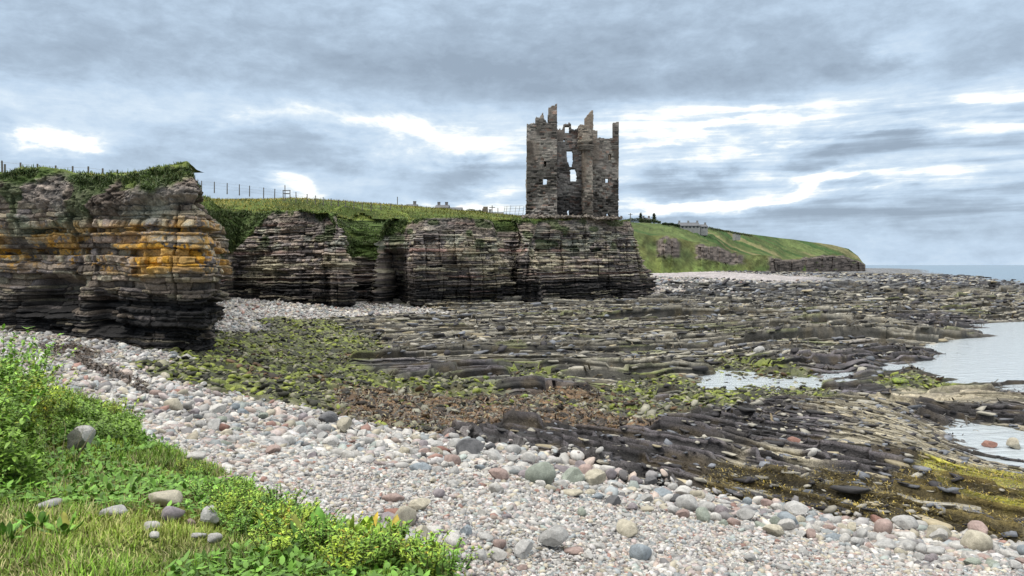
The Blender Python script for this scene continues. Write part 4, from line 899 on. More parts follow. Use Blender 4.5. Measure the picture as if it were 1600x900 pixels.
slabs('near_rocks', 5000, 13, 32, [4, 5, 7], .07, 'broken dark slabs lying on the near rock platform', 8, -47, (.45, .7), 1.5)
def plates(name, n, r0, r1, zi, L0, ang, label, seed, power=1.2):
    x, y, wz, cc = strewn(n, r0, r1, -32, 42, power, zi, .4); okz = hz(x, y) > .0; x, y = x[okz], y[okz]
    s = L0 * np.exp(rs.normal(0, .4, len(x)).clip(-1, .9)) * (1 + .003 * np.hypot(x, y)); k_ = rs.random(len(x))[:, None]
    cg = np.where(k_ < .38, np.array([(.04, .038, .038)]), np.where(k_ < .6, np.array([(.15, .155, .17)]), np.where(k_ < .86, np.array([(.28, .262, .215)]), np.array([(.35, .30, .20)])))) * rs.uniform(.6, 1.2, (len(x), 1))
    scatter(name, x, y, hz(x, y), s, cg, PPL, M_STONE, .07, rotz=R(ang) + rs.normal(0, .16, len(x)), smooth=False, sink=.30, seed=seed, label=label, cat='ledge')
def proto_plate(seed):
    V_, F_ = proto_stone(2, seed, .98, .2, .10); V_ = V_ * np.array([1., .55, 1.]); V_[:, 2] = np.sign(V_[:, 2]) * np.minimum(np.abs(V_[:, 2]) * 1.5, .11); return V_, F_
PPL = [proto_plate(480 + i) for i in range(9)]
plates('broken_ledges', 9000, 27, 130, [3, 8], .28, 27, 'long broken plates of bedded rock stepping across the mid shore', 21)
plates('near_ledges', 1800, 13, 34, [4, 5, 7], .16, -47, 'dark tilted plates of the near rock platform', 22, 1.5)
plates('far_ledges', 9000, 110, 500, [3, 4, 8], .62, 27, 'low dark ledges out towards the headland', 23, 1.3)
x, y, wz, _ = strewn(42000, 88, 420, 2, 28, 1.2, [9], .4)
s = .21 * np.exp(rs.normal(0, .35, len(x)))
scatter('storm_beach', x, y, hz(x, y), s, pick_col(len(x), rs, .92), P1, M_STONE, .2, sink=.15, seed=9, label='pale storm beach of stones below the far green slope', cat='stones')
# rubble around the castle foot
x = rs.uniform(1.2, 14.2, 2600); y = rs.uniform(84.2, 92.5, 2600); ok = (y > 83.8 + .33 * x) & (x < 13.0) ; x, y = x[ok], y[ok]
cg = np.array([(.17, .145, .12)]) * rs.uniform(.5, 1.6, (len(x), 1))
scatter('castle_rubble', x, y, ztop(x, y) + .1 + .3 * vn2(x * .8, y * .8, 5), .17 * np.exp(rs.normal(0, .4, len(x)).clip(-1, .8)), cg, P1s, M_STONE, .4, smooth=False, seed=10, label='fallen masonry rubble around the foot of the castle', cat='rubble')

# ------------------------------------------------------------------ individual beach boulders
BCOL = {'pale grey': (.40, .395, .38), 'off-white': (.50, .485, .455), 'buff': (.43, .395, .31), 'pinkish': (.36, .27, .24), 'blue-grey': (.26, .295, .32), 'mauve-grey': (.27, .24, .25), 'dark grey': (.13, .13, .135), 'reddish brown': (.25, .135, .105), 'green-tinged grey': (.29, .32, .27)}
BW = np.array([.27, .16, .17, .11, .10, .08, .04, .02, .05])
BM = {k: mat_plain('stone_' + k.replace(' ', '_').replace('-', '_'), c, .8, .18, 2.6, .55, 22., c2=tuple(q * .72 for q in c), objvar=.14, speck=.35, dist=.02) for k, c in BCOL.items()}
M_ALGST = mat_plain('algae_coat', (.22, .29, .04), .7, .3, 4., .6, 20., c2=(.09, .11, .04), objvar=.2)
M_YEL = mat_plain('yellow_weed_coat', (.42, .36, .05), .7, .3, 3., .6, 20., c2=(.3, .28, .2), objvar=.1)
SHP = {'rounded': [proto_stone(3, 700 + i, .55, .72, .10) for i in range(4)], 'flat': [proto_stone(3, 710 + i, .75, .38, .12) for i in range(4)], 'angular': [proto_stone(3, 720 + i, .97, .66, .12) for i in range(4)]}
_bmesh = {}
def boulder_mesh(shape, v, colr):
    key = (shape, v, colr)
    if key not in _bmesh:
        V_, F_ = SHP[shape][v]; me = bpy.data.meshes.new('boulder'); me.from_pydata(V_.tolist(), [], F_.tolist()); me.update()
        for p_ in me.polygons: p_.use_smooth = shape != 'angular'
        me.materials.append(M_ALGST if colr == 'algae' else M_YEL if colr == 'yellow' else BM[colr]); _bmesh[key] = me
    return _bmesh[key]
def put_boulder(x, y, z, s, shape, colr, r_, rz=None, sink=.08):
    v = int(r_.integers(0, 4)); o = bpy.data.objects.new('boulder', boulder_mesh(shape, v, colr)); col.objects.link(o)
    hgt = SHP[shape][v][0][:, 2].max() * s
    o.scale = (s, s, s); o.location = (x, y, z + hgt * (1 - 2 * sink)); o.rotation_euler = (r_.normal(0, .12), r_.normal(0, .12), r_.uniform(0, 6.28) if rz is None else rz)
    return o
rb_ = np.random.default_rng(31)
ZN = [  # polygon in the photo, name of the place, count, half-size range in photo pixels
 ([(235,655),(330,625),(470,650),(560,680),(640,700),(620,735),(480,720),(330,700)], 'in the cobble field near the grass', 62, (7, 15)),
 ([(620,690),(760,705),(800,700),(860,720),(850,765),(720,745),(620,735)], 'on the ridge below the brown weed', 38, (8, 17)),
 ([(850,720),(960,745),(1090,775),(1080,815),(950,790),(840,765)], 'in the band below the dark platform', 40, (9, 21)),
 ([(1090,780),(1210,795),(1330,818),(1320,850),(1190,835),(1080,815)], 'in the band beside the olive seaweed', 40, (9, 20)),
 ([(1330,822),(1460,845),(1600,862),(1600,895),(1450,880),(1320,852)], 'at the seaward corner of the shingle', 34, (10, 22)),
 ([(560,790),(700,830),(800,850),(930,850),(960,895),(760,895),(640,860)], 'on fine shingle beside the leafy bank', 22, (9, 24)),
 ([(640,740),(800,765),(930,790),(900,830),(760,820),(600,780)], 'on fine shingle below the cobble ridge', 9, (6, 12)),
 ([(960,800),(1150,835),(1300,860),(1280,890),(1000,890)], 'on fine shingle behind the boulder band', 8, (6, 13)),
 ([(150,585),(260,580),(420,640),(330,625),(230,640)], 'below the orange-stained near cliff', 18, (5, 9)),
]
recs = []
for poly_, place, cnt, (s0, s1) in ZN:
    pa = np.array(poly_, float); done = 0; tries = 0
    while done < cnt and tries < 20000:
        tries += 1; px, py = rb_.uniform(pa[:, 0].min(), pa[:, 0].max()), rb_.uniform(pa[:, 1].min(), pa[:, 1].max())
        if not inside(np.array([px]), np.array([py]), pa)[0]: continue
        hs = 1.15 * (s0 + (s1 - s0) * rb_.random() ** 1.5)
        if any(math.hypot(px - q[0], (py - q[1]) * 1.6) < (hs + q[2]) * .72 for q in recs): continue
        x, y, z = at_z(px, py, 2.2)
        for _ in range(6): z = float(hz(np.array([x]), np.array([y]))[0]); x, y, z = at_z(px, py, z)
        s = hs * y / FOC
        shape = rb_.choice(['rounded', 'flat', 'angular'], p=[.36, .26, .38]); cn = rb_.choice(list(BCOL), p=BW); cn = 'pale grey' if 'fine shingle' in place and cn in ('dark grey', 'reddish brown') else cn
        o = put_boulder(x, y, z, s, shape, cn, rb_); recs.append([px, py, hs, place, shape, cn, o, s]); done += 1
# label each by look, then by place, then by order from the left within its own kind
from collections import defaultdict
ORD = ['first', 'second', 'third', 'fourth', 'fifth', 'sixth', 'seventh', 'eighth', 'ninth', 'tenth', 'eleventh', 'twelfth', 'thirteenth', 'fourteenth', 'fifteenth']
bk_ = defaultdict(list)
for q in recs:
    size = 'small' if q[7] < .10 else 'big' if q[7] > .17 else 'medium'
    q.append(size); bk_[(q[3], q[4], q[5], size)].append(q)
for (place, shape, cn, size), lst in bk_.items():
    lst.sort(key=lambda q: q[0])
    for i, q in enumerate(lst):
        base = f'{size} {shape} {cn} boulder {place}'
        if len(lst) == 2: base = ('left' if i == 0 else 'right') + ' of two ' + f'{size} {shape} {cn} boulders {place}'
        elif len(lst) > 2: base = f'{ORD[i]} {size} {shape} {cn} boulder from left {place}'
        set_props(q[6], base, 'boulder', 'loose boulders on the beach')
# singled-out stones: photo position, half size px, shape, colour, label
SP = [((345, 678), 22, 'flat', 'reddish brown', 'split dark red boulder among pale cobbles near the grass edge'), ((512, 664), 17, 'angular', 'dark grey', 'dark grey boulder at the top of the cobble field below the green algae'),
 ((735, 715), 24, 'angular', 'dark grey', 'long dark striped boulder next to an orange one on the cobble ridge'), ((690, 712), 20, 'flat', 'reddish brown', 'orange-brown boulder touching the long dark striped boulder'),
 ((845, 757), 26, 'rounded', 'green-tinged grey', 'smooth greenish boulder at the left end of the boulder band'), ((895, 755), 25, 'angular', 'green-tinged grey', 'pyramid-shaped greenish boulder near the start of the boulder band'),
 ((980, 838), 24, 'angular', 'buff', 'cream wedge-shaped boulder alone on the fine shingle'), ((1000, 874), 24, 'rounded', 'blue-grey', 'blue-grey rounded boulder at the bottom of the fine shingle'),
 ((632, 823), 25, 'rounded', 'buff', 'tall cream boulder just behind the dock leaves'), ((640, 848), 28, 'flat', 'pale grey', 'broad pale slab-like boulder half hidden by dock leaves'),
 ((655, 798), 20, 'angular', 'buff', 'squarish cream boulder on the shingle beyond the leafy bank'), ((613, 808), 22, 'flat', 'reddish brown', 'red-brown slab of stone on the shingle beyond the leafy bank'), ((615, 785), 19, 'flat', 'pinkish', 'thin tilted pink slab standing in the fine shingle'),
 ((1232, 822), 19, 'rounded', 'blue-grey', 'blue-grey boulder in front of the boulder band'), ((1465, 845), 26, 'angular', 'buff', 'large blocky cream boulder with cracked face in the boulder band'), ((1530, 840), 19, 'angular', 'pinkish', 'pink angular boulder perched against the olive weed'), ((1413, 830), 20, 'angular', 'pale grey', 'leaning pale block in the boulder band'), ((1375, 818), 18, 'flat', 'reddish brown', 'flat rusty boulder on top of the boulder band')]
for (px, py), hs, shape, cn, lab in SP:
    x, y, z = at_z(px, py, 2.5)
    for _ in range(6): z = float(hz(np.array([x]), np.array([y]))[0]); x, y, z = at_z(px, py, z)
    set_props(put_boulder(x, y, z, hs * y / FOC, shape, cn, rb_, sink=.12), lab, 'boulder', 'loose boulders on the beach')
for (px, py), hs, cn, lab in [((820, 622), 9, 'algae', 'lime green weed-covered stone at the edge of the brown weed'), ((833, 686), 11, 'yellow', 'yellow-coated stone at the foot of the dark rock platform'), ((1405, 600), 17, 'algae', 'bright green mossy rock sitting in the tidal channel'), ((760, 592), 8, 'algae', 'small green-coated stone beside the long wet ledge'), ((1185, 552), 11, 'pale grey', 'pale boulder pair member resting on the mid shore ledge'), ((1545, 700), 12, 'reddish brown', 'reddish boulder standing in the small rock pool'), ((1585, 702), 15, 'buff', 'tan block at the right side of the small rock pool'), ((1240, 694), 12, 'reddish brown', 'rust-red flat stone on the dark rock platform'), ((1268, 714), 13, 'off-white', 'whitish stone on the dark rock platform')]:
    x, y, z = at_z(px, py, .6)
    for _ in range(6): z = max(-.05, float(hz(np.array([x]), np.array([y]))[0])); x, y, z = at_z(px, py, z)
    set_props(put_boulder(x, y, z, hs * y / FOC, 'angular' if cn in ('buff', 'reddish brown') else 'flat' if cn in ('algae', 'yellow') else 'rounded', cn, rb_, sink=.15), lab.replace('boulder pair member', 'boulder'), 'boulder')

BST = []
def offstone(x, y, pad=.02):
    ok_ = np.ones(x.shape, bool)
    for a_, b_, r_ in BST: ok_ &= ~((np.abs(x - a_) < r_ + pad) & (y < b_ + r_) & (y > b_ - r_ * 1.2 - pad * 2))
    return ok_
def on_bank(px, py):
    x, y, z = at_z(px, py, 4.0)
    for _ in range(8):
        z = float(bank(np.array([x]), np.array([y]))[0][0]); x, y, z = at_z(px, py, z)
    return x, y, z
for (px, py), hs, shape, cn, lab in [((78, 792), 19, 'flat', 'pale grey', 'flat weathered stone at the far left of the grass'), ((180, 803), 21, 'flat', 'pale grey', 'smooth grey stone lying alone in the short grass'), ((255, 782), 26, 'flat', 'buff', 'long flat pale slab set level in the grass'),
    ((237, 832), 13, 'rounded', 'off-white', 'whitish egg-shaped stone standing left of the grass stone group'), ((242, 844), 9, 'rounded', 'off-white', 'little white stone at the foot of the egg-shaped stone'), ((268, 812), 19, 'rounded', 'mauve-grey', 'brownish-grey hump of stone in the grass stone group'), ((299, 824), 7, 'angular', 'pinkish', 'small upright pinkish stone in the middle of the grass stones'),
    ((331, 818), 20, 'angular', 'pale grey', 'tall tilted grey stone at the right of the grass stones'), ((311, 842), 13, 'flat', 'pale grey', 'low grey stone in front of the tall tilted stone'), ((335, 849), 11, 'rounded', 'off-white', 'pale stone nearest the viewer in the grass stone group'), ((125, 700), 24, 'angular', 'off-white', 'broken white rock below the leafy shrubs'), ((350, 752), 14, 'flat', 'pinkish', 'thin pink slab poking out where the grass meets the shingle'), ((308, 716), 17, 'flat', 'off-white', 'flat white stone on the lip of the grass')]:
    x, y, z = on_bank(px, py + hs * .35)
    BST.append((x, y, hs * y / FOC)); set_props(put_boulder(x, y, z + .02, hs * y / FOC * 1.1, shape, cn, rb_, sink=.02), lab, 'stone', 'stones embedded in the grass')

# ------------------------------------------------------------------ leaves and grass
def strips(base, dirv, side, L, Wd, prof, bend, colr, colt):
    """n curved blades: base (n,3), dir (n,3), side (n,3); prof = width factors along the blade; returns quads"""
    n = len(base); m = len(prof); t_ = np.linspace(0, 1, m)
    up = np.array([0, 0, 1.])
    P_ = base[:, None] + dirv[:, None] * (L[:, None] * t_)[..., None] + up * (bend[:, None] * t_ ** 2 * L[:, None])[..., None]
    w_ = side[:, None] * (Wd[:, None] * np.array(prof))[..., None] * .5
    Vv = np.stack([P_ - w_, P_ + w_], 2).reshape(n, m * 2, 3)
    f_ = np.array([[2 * i, 2 * i + 1, 2 * i + 3, 2 * i + 2] for i in range(m - 1)])
    F_ = (f_[None] + (np.arange(n) * m * 2)[:, None, None]).reshape(-1, 4)
    C_ = (colr[:, None] * (1 - t_[:, None]) + colt[:, None] * t_[:, None]); C_ = np.repeat(C_, 2, axis=1)
    return Vv.reshape(-1, 3), F_, C_.reshape(-1, 3)
def unit(v): return v / np.linalg.norm(v, axis=-1, keepdims=True)
def rand_dirs(n, r_, elev, spread):
    a_ = r_.uniform(0, 2 * math.pi, n); e2 = np.clip(r_.normal(elev, spread, n), R(-20), R(88))
    d_ = np.stack([np.cos(a_) * np.cos(e2), np.sin(a_) * np.cos(e2), np.sin(e2)], -1); s_ = np.stack([-np.sin(a_), np.cos(a_), np.zeros(n)], -1); return d_, s_
rg = np.random.default_rng(9)
n = 330000
x, y = sample_lp(n, 2.6, 14, -50, 12, rg, 1.0); zb_, db_ = bank(x, y)
tuft = vn2(x * 4.5, y * 4.5, 801); ok = offstone(x, y) & (db_ > .02) & (rg.random(n) < .35 + .9 * tuft); x, y, zb_, tuft, db_ = x[ok], y[ok], zb_[ok], tuft[ok], db_[ok]; n = len(x)
d_, s_ = rand_dirs(n, rg, R(52), R(20))
sp_ = np.zeros(n)
for q in [(50, 880, .45), (190, 885, .3), (20, 905, .5), (330, 870, .35), (120, 745, .6), (190, 745, .5), (270, 770, .5), (200, 700, .4)]:
    a_ = at_z(q[0], q[1], 4.1); sp_ += np.exp(-((x - a_[0]) ** 2 + ((y - a_[1]) * .8) ** 2) / (2 * (q[2] * .7) ** 2))
straw = (rg.random(n) < .14 + .25 * sstep(.5, .7, vn2(x * 1.7, y * 1.7, 804)) + .28 * sp_.clip(0, 1)) 
gcol_ = np.where(straw[:, None], np.array([.36, .32, .15]), np.array([.20, .33, .035])) * rg.uniform(.4, 1.5, (n, 1)) * (.55 + .9 * vn2(x * 2.3, y * 2.3, 802))[:, None]
ylw = sstep(.45, .7, vn2(x * .9 + 4, y * .9, 803))[:, None]; gcol_ = gcol_ * (1 - .45 * ylw) + np.array([.30, .33, .04]) * .45 * ylw
L = (.028 + .058 * tuft ** 2 + .018 * rg.random(n)) * (1 + .08 * np.hypot(x, y)); Wd = .0032 + .0007 * np.hypot(x, y)
V, F, CC = strips(np.stack([x, y, zb_ - .005], -1), d_, s_, L, Wd, [1, .85, .1], rg.normal(-.25, .25, n), gcol_ * .8, gcol_ * 1.15)
o = mesh_np('meadow_grass', V, F, M_LEAF, CC); set_props(o, 'short yellow-green grass covering the bank', 'grass', None, 'stuff')
# low leafy ground cover
n = 60000
x, y = sample_lp(n, 2.6, 14, -50, 12, rg, 1.0); zb_, db_ = bank(x, y); cl = vn2(x * 1.1 + 9, y * 1.1, 811); ok = offstone(x, y, .04) & (db_ > .0) & (cl > .52); x, y, zb_ = x[ok], y[ok], zb_[ok]; n = len(x)
d_, s_ = rand_dirs(n, rg, R(28), R(22)); g_ = np.array([.11, .22, .03]) * rg.uniform(.5, 1.5, (n, 1)); L = .02 + .035 * rg.random(n) + .003 * np.hypot(x, y)
V, F, CC = strips(np.stack([x, y, zb_ + .03 + .05 * rg.random(n)], -1), d_, s_, L, L * .5, [.3, 1, .9, .15], rg.normal(-.2, .2, n), g_, g_ * 1.2)
o = mesh_np('ground_cover', V, F, M_LEAF, CC); set_props(o, 'low broad-leaved weeds growing through the bank grass', 'weeds', None, 'stuff')

nt_ = NT(M_LEAF.node_tree); pb_ = M_LEAF.node_tree.nodes['Principled BSDF']; src_ = pb_.inputs['Base Color'].links[0].from_socket
oi_ = nt_.new('ShaderNodeObjectInfo'); nt_.l.new(nt_.mix(1., src_, nt_.ramp(oi_.outputs['Random'], [(0., (.62, .72, .75)), (.35, (.85, .95, .9)), (.65, (1.15, 1.0, .8)), (1., (1.55, 1.15, .7))]), 'MULTIPLY'), pb_.inputs['Base Color'])
def plant_parts(seed, kind):
    r_ = np.random.default_rng(seed); Vs, Fs, Cs, off_ = [], [], [], 0; st_ = MB()
    def addl(res):
        nonlocal off_
        v, f, c = res; Vs.append(v); Fs.append(f + off_); Cs.append(c); off_ += len(v)
    if kind == 'dock':
        for i in range(17):
            a_ = r_.uniform(0, 6.28); e2 = r_.uniform(R(35), R(80)); L_ = r_.uniform(.09, .22); p0 = np.array([math.cos(a_), math.sin(a_), 0]) * .02; dv = np.array([math.cos(a_) * math.cos(e2), math.sin(a_) * math.cos(e2), math.sin(e2)])
            p1 = p0 + dv * r_.uniform(.05, .14); st_.tube([tuple(p0 - [0, 0, .03]), tuple(p1)], .004, 5, .003)
            sd_ = np.array([-math.sin(a_), math.cos(a_), 0]); nrm = np.cross(dv, sd_)
            cc = np.array([.10, .20, .025]) * r_.uniform(.5, 1.6) if r_.random() < .82 else np.array([.24, .23, .04])
            m = 7; t_ = np.linspace(0, 1, m); wp = np.array([.25, .8, 1., .95, .75, .45, .03]) * L_ * .21
            mid = p1 + dv * (L_ * t_)[:, None] + np.array([0, 0, -1]) * (t_ ** 2 * L_ * r_.uniform(.1, .5))[:, None]
            wv = 1 + .15 * np.sin(t_ * 14 + r_.uniform(0, 6)); up_ = np.abs(wp) * .35
            lft = mid - sd_ * (wp * wv)[:, None] - nrm * -up_[:, None] * -1; rgt = mid + sd_ * (wp * wv)[:, None] + nrm * up_[:, None] * -1
            v = np.stack([lft, mid, rgt], 1).reshape(-1, 3); f = []
            for j in range(m - 1): f += [[3 * j, 3 * j + 1, 3 * j + 4, 3 * j + 3], [3 * j + 1, 3 * j + 2, 3 * j + 5, 3 * j + 4]]
            c3 = np.repeat(cc[None], len(v), 0) * (1 + .25 * r_.normal(size=(len(v), 1))); c3[1::3] *= 1.3
            addl((v, np.array(f), np.clip(c3, .01, 1)))
    else:
        ns, Hh, lf = {'herb': (16, .26, .030), 'shrub': (30, .95, .062), 'bushy': (24, .50, .050), 'dry': (9, .55, .0)}[kind]
        for i in range(ns):
            a_ = r_.uniform(0, 6.28); h_ = Hh * r_.uniform(.55, 1.08); ln = r_.uniform(.05, .5) * h_; rad0 = Hh * .22 * math.sqrt(r_.random())
            b_ = np.array([math.cos(a_) * rad0, math.sin(a_) * rad0, -.03]); ts = np.linspace(0, 1, 6)
            pts = b_ + np.stack([math.cos(a_) * ln * ts ** 1.5, math.sin(a_) * ln * ts ** 1.5, h_ * ts * (1 - .12 * ts)], -1) + r_.normal(0, .012 * Hh * 2, (6, 3)) * ts[:, None]
            st_.tube([tuple(p_) for p_ in pts], .0035 if kind != 'shrub' else .005, 4, .0015)
            if kind == 'dry': continue
            nl = int(h_ / (lf * .22)); tl = np.sort(r_.uniform(.12, 1., nl)); 
            pb = np.stack([np.interp(tl, ts, pts[:, k]) for k in range(3)], -1)
            d_, s_ = rand_dirs(nl, r_, R(25), R(22)); L_ = lf * r_.uniform(.6, 1.3, nl) * (1.15 - .4 * tl)
            yy_ = r_.random((nl, 1)) < .08
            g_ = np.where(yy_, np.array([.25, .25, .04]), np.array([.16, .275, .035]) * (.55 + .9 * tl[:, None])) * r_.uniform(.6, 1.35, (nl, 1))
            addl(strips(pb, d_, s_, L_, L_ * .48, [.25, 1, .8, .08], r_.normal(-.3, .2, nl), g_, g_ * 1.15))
    return (np.vstack(Vs), np.vstack(Fs), np.vstack(Cs)) if Vs else None, st_
M_STEM = mat_plain('plant_stem', (.13, .14, .05), .8, .3, 20., 0)
M_DRY = mat_plain('dry_stem', (.30, .25, .15), .9, .3, 20., 0)
PROT = {}
for kind in ('dock', 'herb', 'shrub', 'bushy', 'dry'):
    for v_ in range(3): PROT[(kind, v_)] = plant_parts(900 + v_ * 17 + len(kind) * 5, kind)
MESHES = {}
def put_plant(kind, v_, x, y, z, rz, sc_, name, lab, cat, group):
    root = empty(name, (x, y, z), rz); root.scale = (sc_, sc_, sc_); set_props(root, lab, cat, group)
    if (kind, v_) not in MESHES:
        lv, st_ = PROT[(kind, v_)]
        a_ = mesh_np('foliage', lv[0], lv[1], M_LEAF, lv[2], parent=root) if lv else None
        b_ = st_.build('stem', M_DRY if kind == 'dry' else M_STEM, root); MESHES[(kind, v_)] = (a_.data if a_ else None, b_.data)
    else:
        a_, b_ = MESHES[(kind, v_)]
        for nm, me in (('foliage', a_), ('stem', b_)):
            if me is not None:
                o = bpy.data.objects.new(nm, me); col.objects.link(o); o.parent = root
    return root
rp = np.random.default_rng(12)
def bank_xy(px, Y):
    x = (px - 800) / FOC * Y; return x, Y, float(bank(np.array([x]), np.array([Y]))[0][0])
# tall shrubs at the left, lower ones running along the edge
SH = [(-60, 7.2, 1.25), (-25, 7.6, 1.25), (6, 7.9, 1.2), (-12, 6.6, 1.05), (26, 8.6, 1.0), (-45, 5.9, 1.0), (14, 7.1, .9), (42, 8.0, .75)]
SH.sort()
PW_ = {'v': ['tallest', 'upright', 'dense']}
for i, (px, Y, s) in enumerate(SH):
    x, y, z = bank_xy(px, Y)
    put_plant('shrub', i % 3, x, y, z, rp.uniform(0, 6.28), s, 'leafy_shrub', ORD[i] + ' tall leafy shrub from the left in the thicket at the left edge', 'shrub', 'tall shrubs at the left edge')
BU = [(70, 9.4, .95), (95, 9.8, .8), (120, 9.8, .75), (60, 8.4, .9), (100, 8.8, .8), (140, 9.9, .7), (165, 9.9, .72), (188, 9.7, .85), (203, 9.5, .72), (130, 9.0, .55), (35, 6.9, .7), (10, 6.2, .7), (70, 7.6, .6), (-10, 5.6, .7), (40, 6.2, .5), (-40, 5.0, .6)]
for i, (px, Y, s) in enumerate(BU):
    x, y, z = bank_xy(px, Y)
    put_plant('bushy', i % 3, x, y, z, rp.uniform(0, 6.28), s, 'bushy_weed', ('low bushy weed along the grass edge between the tall shrubs and the shingle' if Y > 8 else 'low bushy weed in front of the tall shrubs'), 'weed', 'low bushy weeds on the bank')
k_ = 0
for (p0, q0, p1, q1, cnt, jit, s0, s1, where) in [(365, 800, 540, 880, 34, 26, .8, 1.25, 'on the slope left of the dock leaves'), (430, 850, 730, 905, 26, 20, .8, 1.2, 'among the dock leaves at the bottom of the bank'), (300, 735, 420, 790, 12, 14, .5, .8, 'at the crumbling edge of the grass')]:
    for i in range(cnt):
        t_ = rp.random(); px, py = p0 + (p1 - p0) * t_ + rp.normal(0, jit), q0 + (q1 - q0) * t_ + rp.normal(0, jit * .6)
        x, y, z = on_bank(px, py)
        put_plant('herb', k_ % 3, x, y, z, rp.uniform(0, 6.28), rp.uniform(s0, s1), 'leafy_herb', 'small-leaved green herb ' + where, 'herb', 'small-leaved herbs ' + where); k_ += 1
for i in range(24):
    px = 415 + i * 13.6 + rp.normal(0, 6); py = 838 + .22 * (px - 415) + rp.normal(0, 10)
    x, y, z = on_bank(px, min(py, 925))
    put_plant('dock', i % 3, x, y, z, rp.uniform(0, 6.28), rp.uniform(.5, .95), 'dock_plant', ['leftmost broad-leaved dock plants', 'broad-leaved dock plant left of the middle', 'broad-leaved dock plant right of the middle', 'broad-leaved dock plant near the shingle end'][i // 7 if i else 0].replace('plants', 'plant') + ' of the row along the bank bottom', 'dock plant', 'dock plants along the bottom of the bank')
for i, (px, py) in enumerate([(8, 850), (60, 830), (100, 842), (30, 770), (390, 820), (420, 845)]):
    x, y, z = on_bank(px, py); put_plant('dock', i % 3, x, y, z, rp.uniform(0, 6.28), .55, 'dock_plant', 'small dock plant in the grass ' + ('near the stones' if px > 300 else 'at the far left'), 'dock plant', 'small dock plants in the grass ' + ('near the stones' if px > 300 else 'at the left'))
for i, (px, Y) in enumerate([(110, 9.9), (130, 10.), (150, 10.1), (170, 10.1), (70, 9.9), (88, 9.8), (160, 9.4), (25, 6.4), (90, 6.6)]):
    x, y, z = bank_xy(px, Y); put_plant('dry', i % 3, x, y, z, rp.uniform(0, 6.28), .9, 'dry_stems', 'thin dry grass stems standing among the bushy weeds', 'dry stems', 'dry stems on the bank')
# sprawl of stems and leaves so the thicket closes
n = 26000; t_ = rg.random(n); px = np.where(rg.random(n) < .5, rg.uniform(-120, 60, n), rg.uniform(-60, 215, n)); Y = np.where(px < 60, rg.uniform(5.5, 9, n), rg.uniform(8.2, 10.1, n)); x = (px - 800) / FOC * Y
zb_, db_ = bank(x, Y); ok = db_ > -.02; x, Y, zb_, px = x[ok], Y[ok], zb_[ok], px[ok]; n = len(x); hh_ = np.where(px < 30, .5, .26) * (.4 + .9 * vn2(x * 2, Y * 2, 820)) * rg.random(n) ** .7
d_, s_ = rand_dirs(n, rg, R(25), R(25)); g_ = np.array([.12, .24, .035]) * rg.uniform(.5, 1.5, (n, 1)); L = rg.uniform(.03, .065, n)
V, F, CC = strips(np.stack([x, Y, zb_ + hh_], -1), d_, s_, L, L * .5, [.3, 1, .8, .1], rg.normal(-.3, .2, n), g_, g_ * 1.2)
set_props(mesh_np('undergrowth', V, F, M_LEAF, CC), 'tangled leafy undergrowth filling the gaps between the shrubs', 'undergrowth', None, 'stuff')

# shaggy plants on the cliff lip and in the gullies
CXs, CYs, CZs, CV, CP = CLF
rowi = np.arange(CXs.shape[0])[:, None] * np.ones(CXs.shape); cand = np.where(((CV if CV.shape == CXs.shape else np.vstack([CV, np.ones((NCAP, CXs.shape[1]))])) > .6) & (CYs < 100))
sel = rg.choice(len(cand[0]), 190000); i_, j_ = cand[0][sel], cand[1][sel]; keep = vn2(CXs[i_, j_] * 1.3 + CZs[i_, j_], CYs[i_, j_] * 1.3 + CZs[i_, j_] * 1.5, 830) > .38; i_, j_ = i_[keep], j_[keep]; n = len(i_)
b_ = np.stack([CXs[i_, j_], CYs[i_, j_], CZs[i_, j_]], -1); dist_ = CYs[i_, j_]
d_, s_ = rand_dirs(n, rg, R(42), R(28)); L = (.05 + .0023 * dist_) * rg.uniform(.5, 1.5, n); capm = (i_ >= NR)[:, None]
g_ = np.where(capm, np.array([.13, .17, .035]), np.array([.08, .105, .032])) * rg.uniform(.45, 1.6, (n, 1)); g_ = np.where(rg.random((n, 1)) < .08, np.array([.20, .18, .08]), g_)
V, F, CC = strips(b_, d_, s_, L, L * .24, [.6, 1, .6, .1], rg.normal(-.3, .3, n), g_, g_ * 1.2)
set_props(mesh_np('clifftop_plants', V, F, M_LEAF, CC), 'shaggy grass and plants hanging over the cliff edge and down the gullies', 'vegetation', None, 'stuff')
# grass on the fields above
n = 120000; x, y = sample_lp(n, 33, 105, -40, 10, rg, 1.2); ok = inside(x, y, poly); x, y = x[ok], y[ok]; n = len(x)
d_, s_ = rand_dirs(n, rg, R(60), R(15)); L = .10 + .0022 * np.hypot(x, y) * rg.random(n); g_ = np.array([.10, .135, .03]) * rg.uniform(.55, 1.4, (n, 1)) + np.array([.08, .07, .02]) * (vn2(x * .2, y * .3, 840)[:, None] > .55)
zt2 = ztop(x, y) + .10 * fbm(x * .5, y * .5, 4, 100)
V, F, CC = strips(np.stack([x, y, zt2], -1), d_, s_, L, L * .3, [1, .7, .1], rg.normal(-.1, .2, n), g_, g_ * 1.2)
set_props(mesh_np('field_grass', V, F, M_LEAF, CC), 'rough grass on the field above the cliffs', 'grass', None, 'stuff')

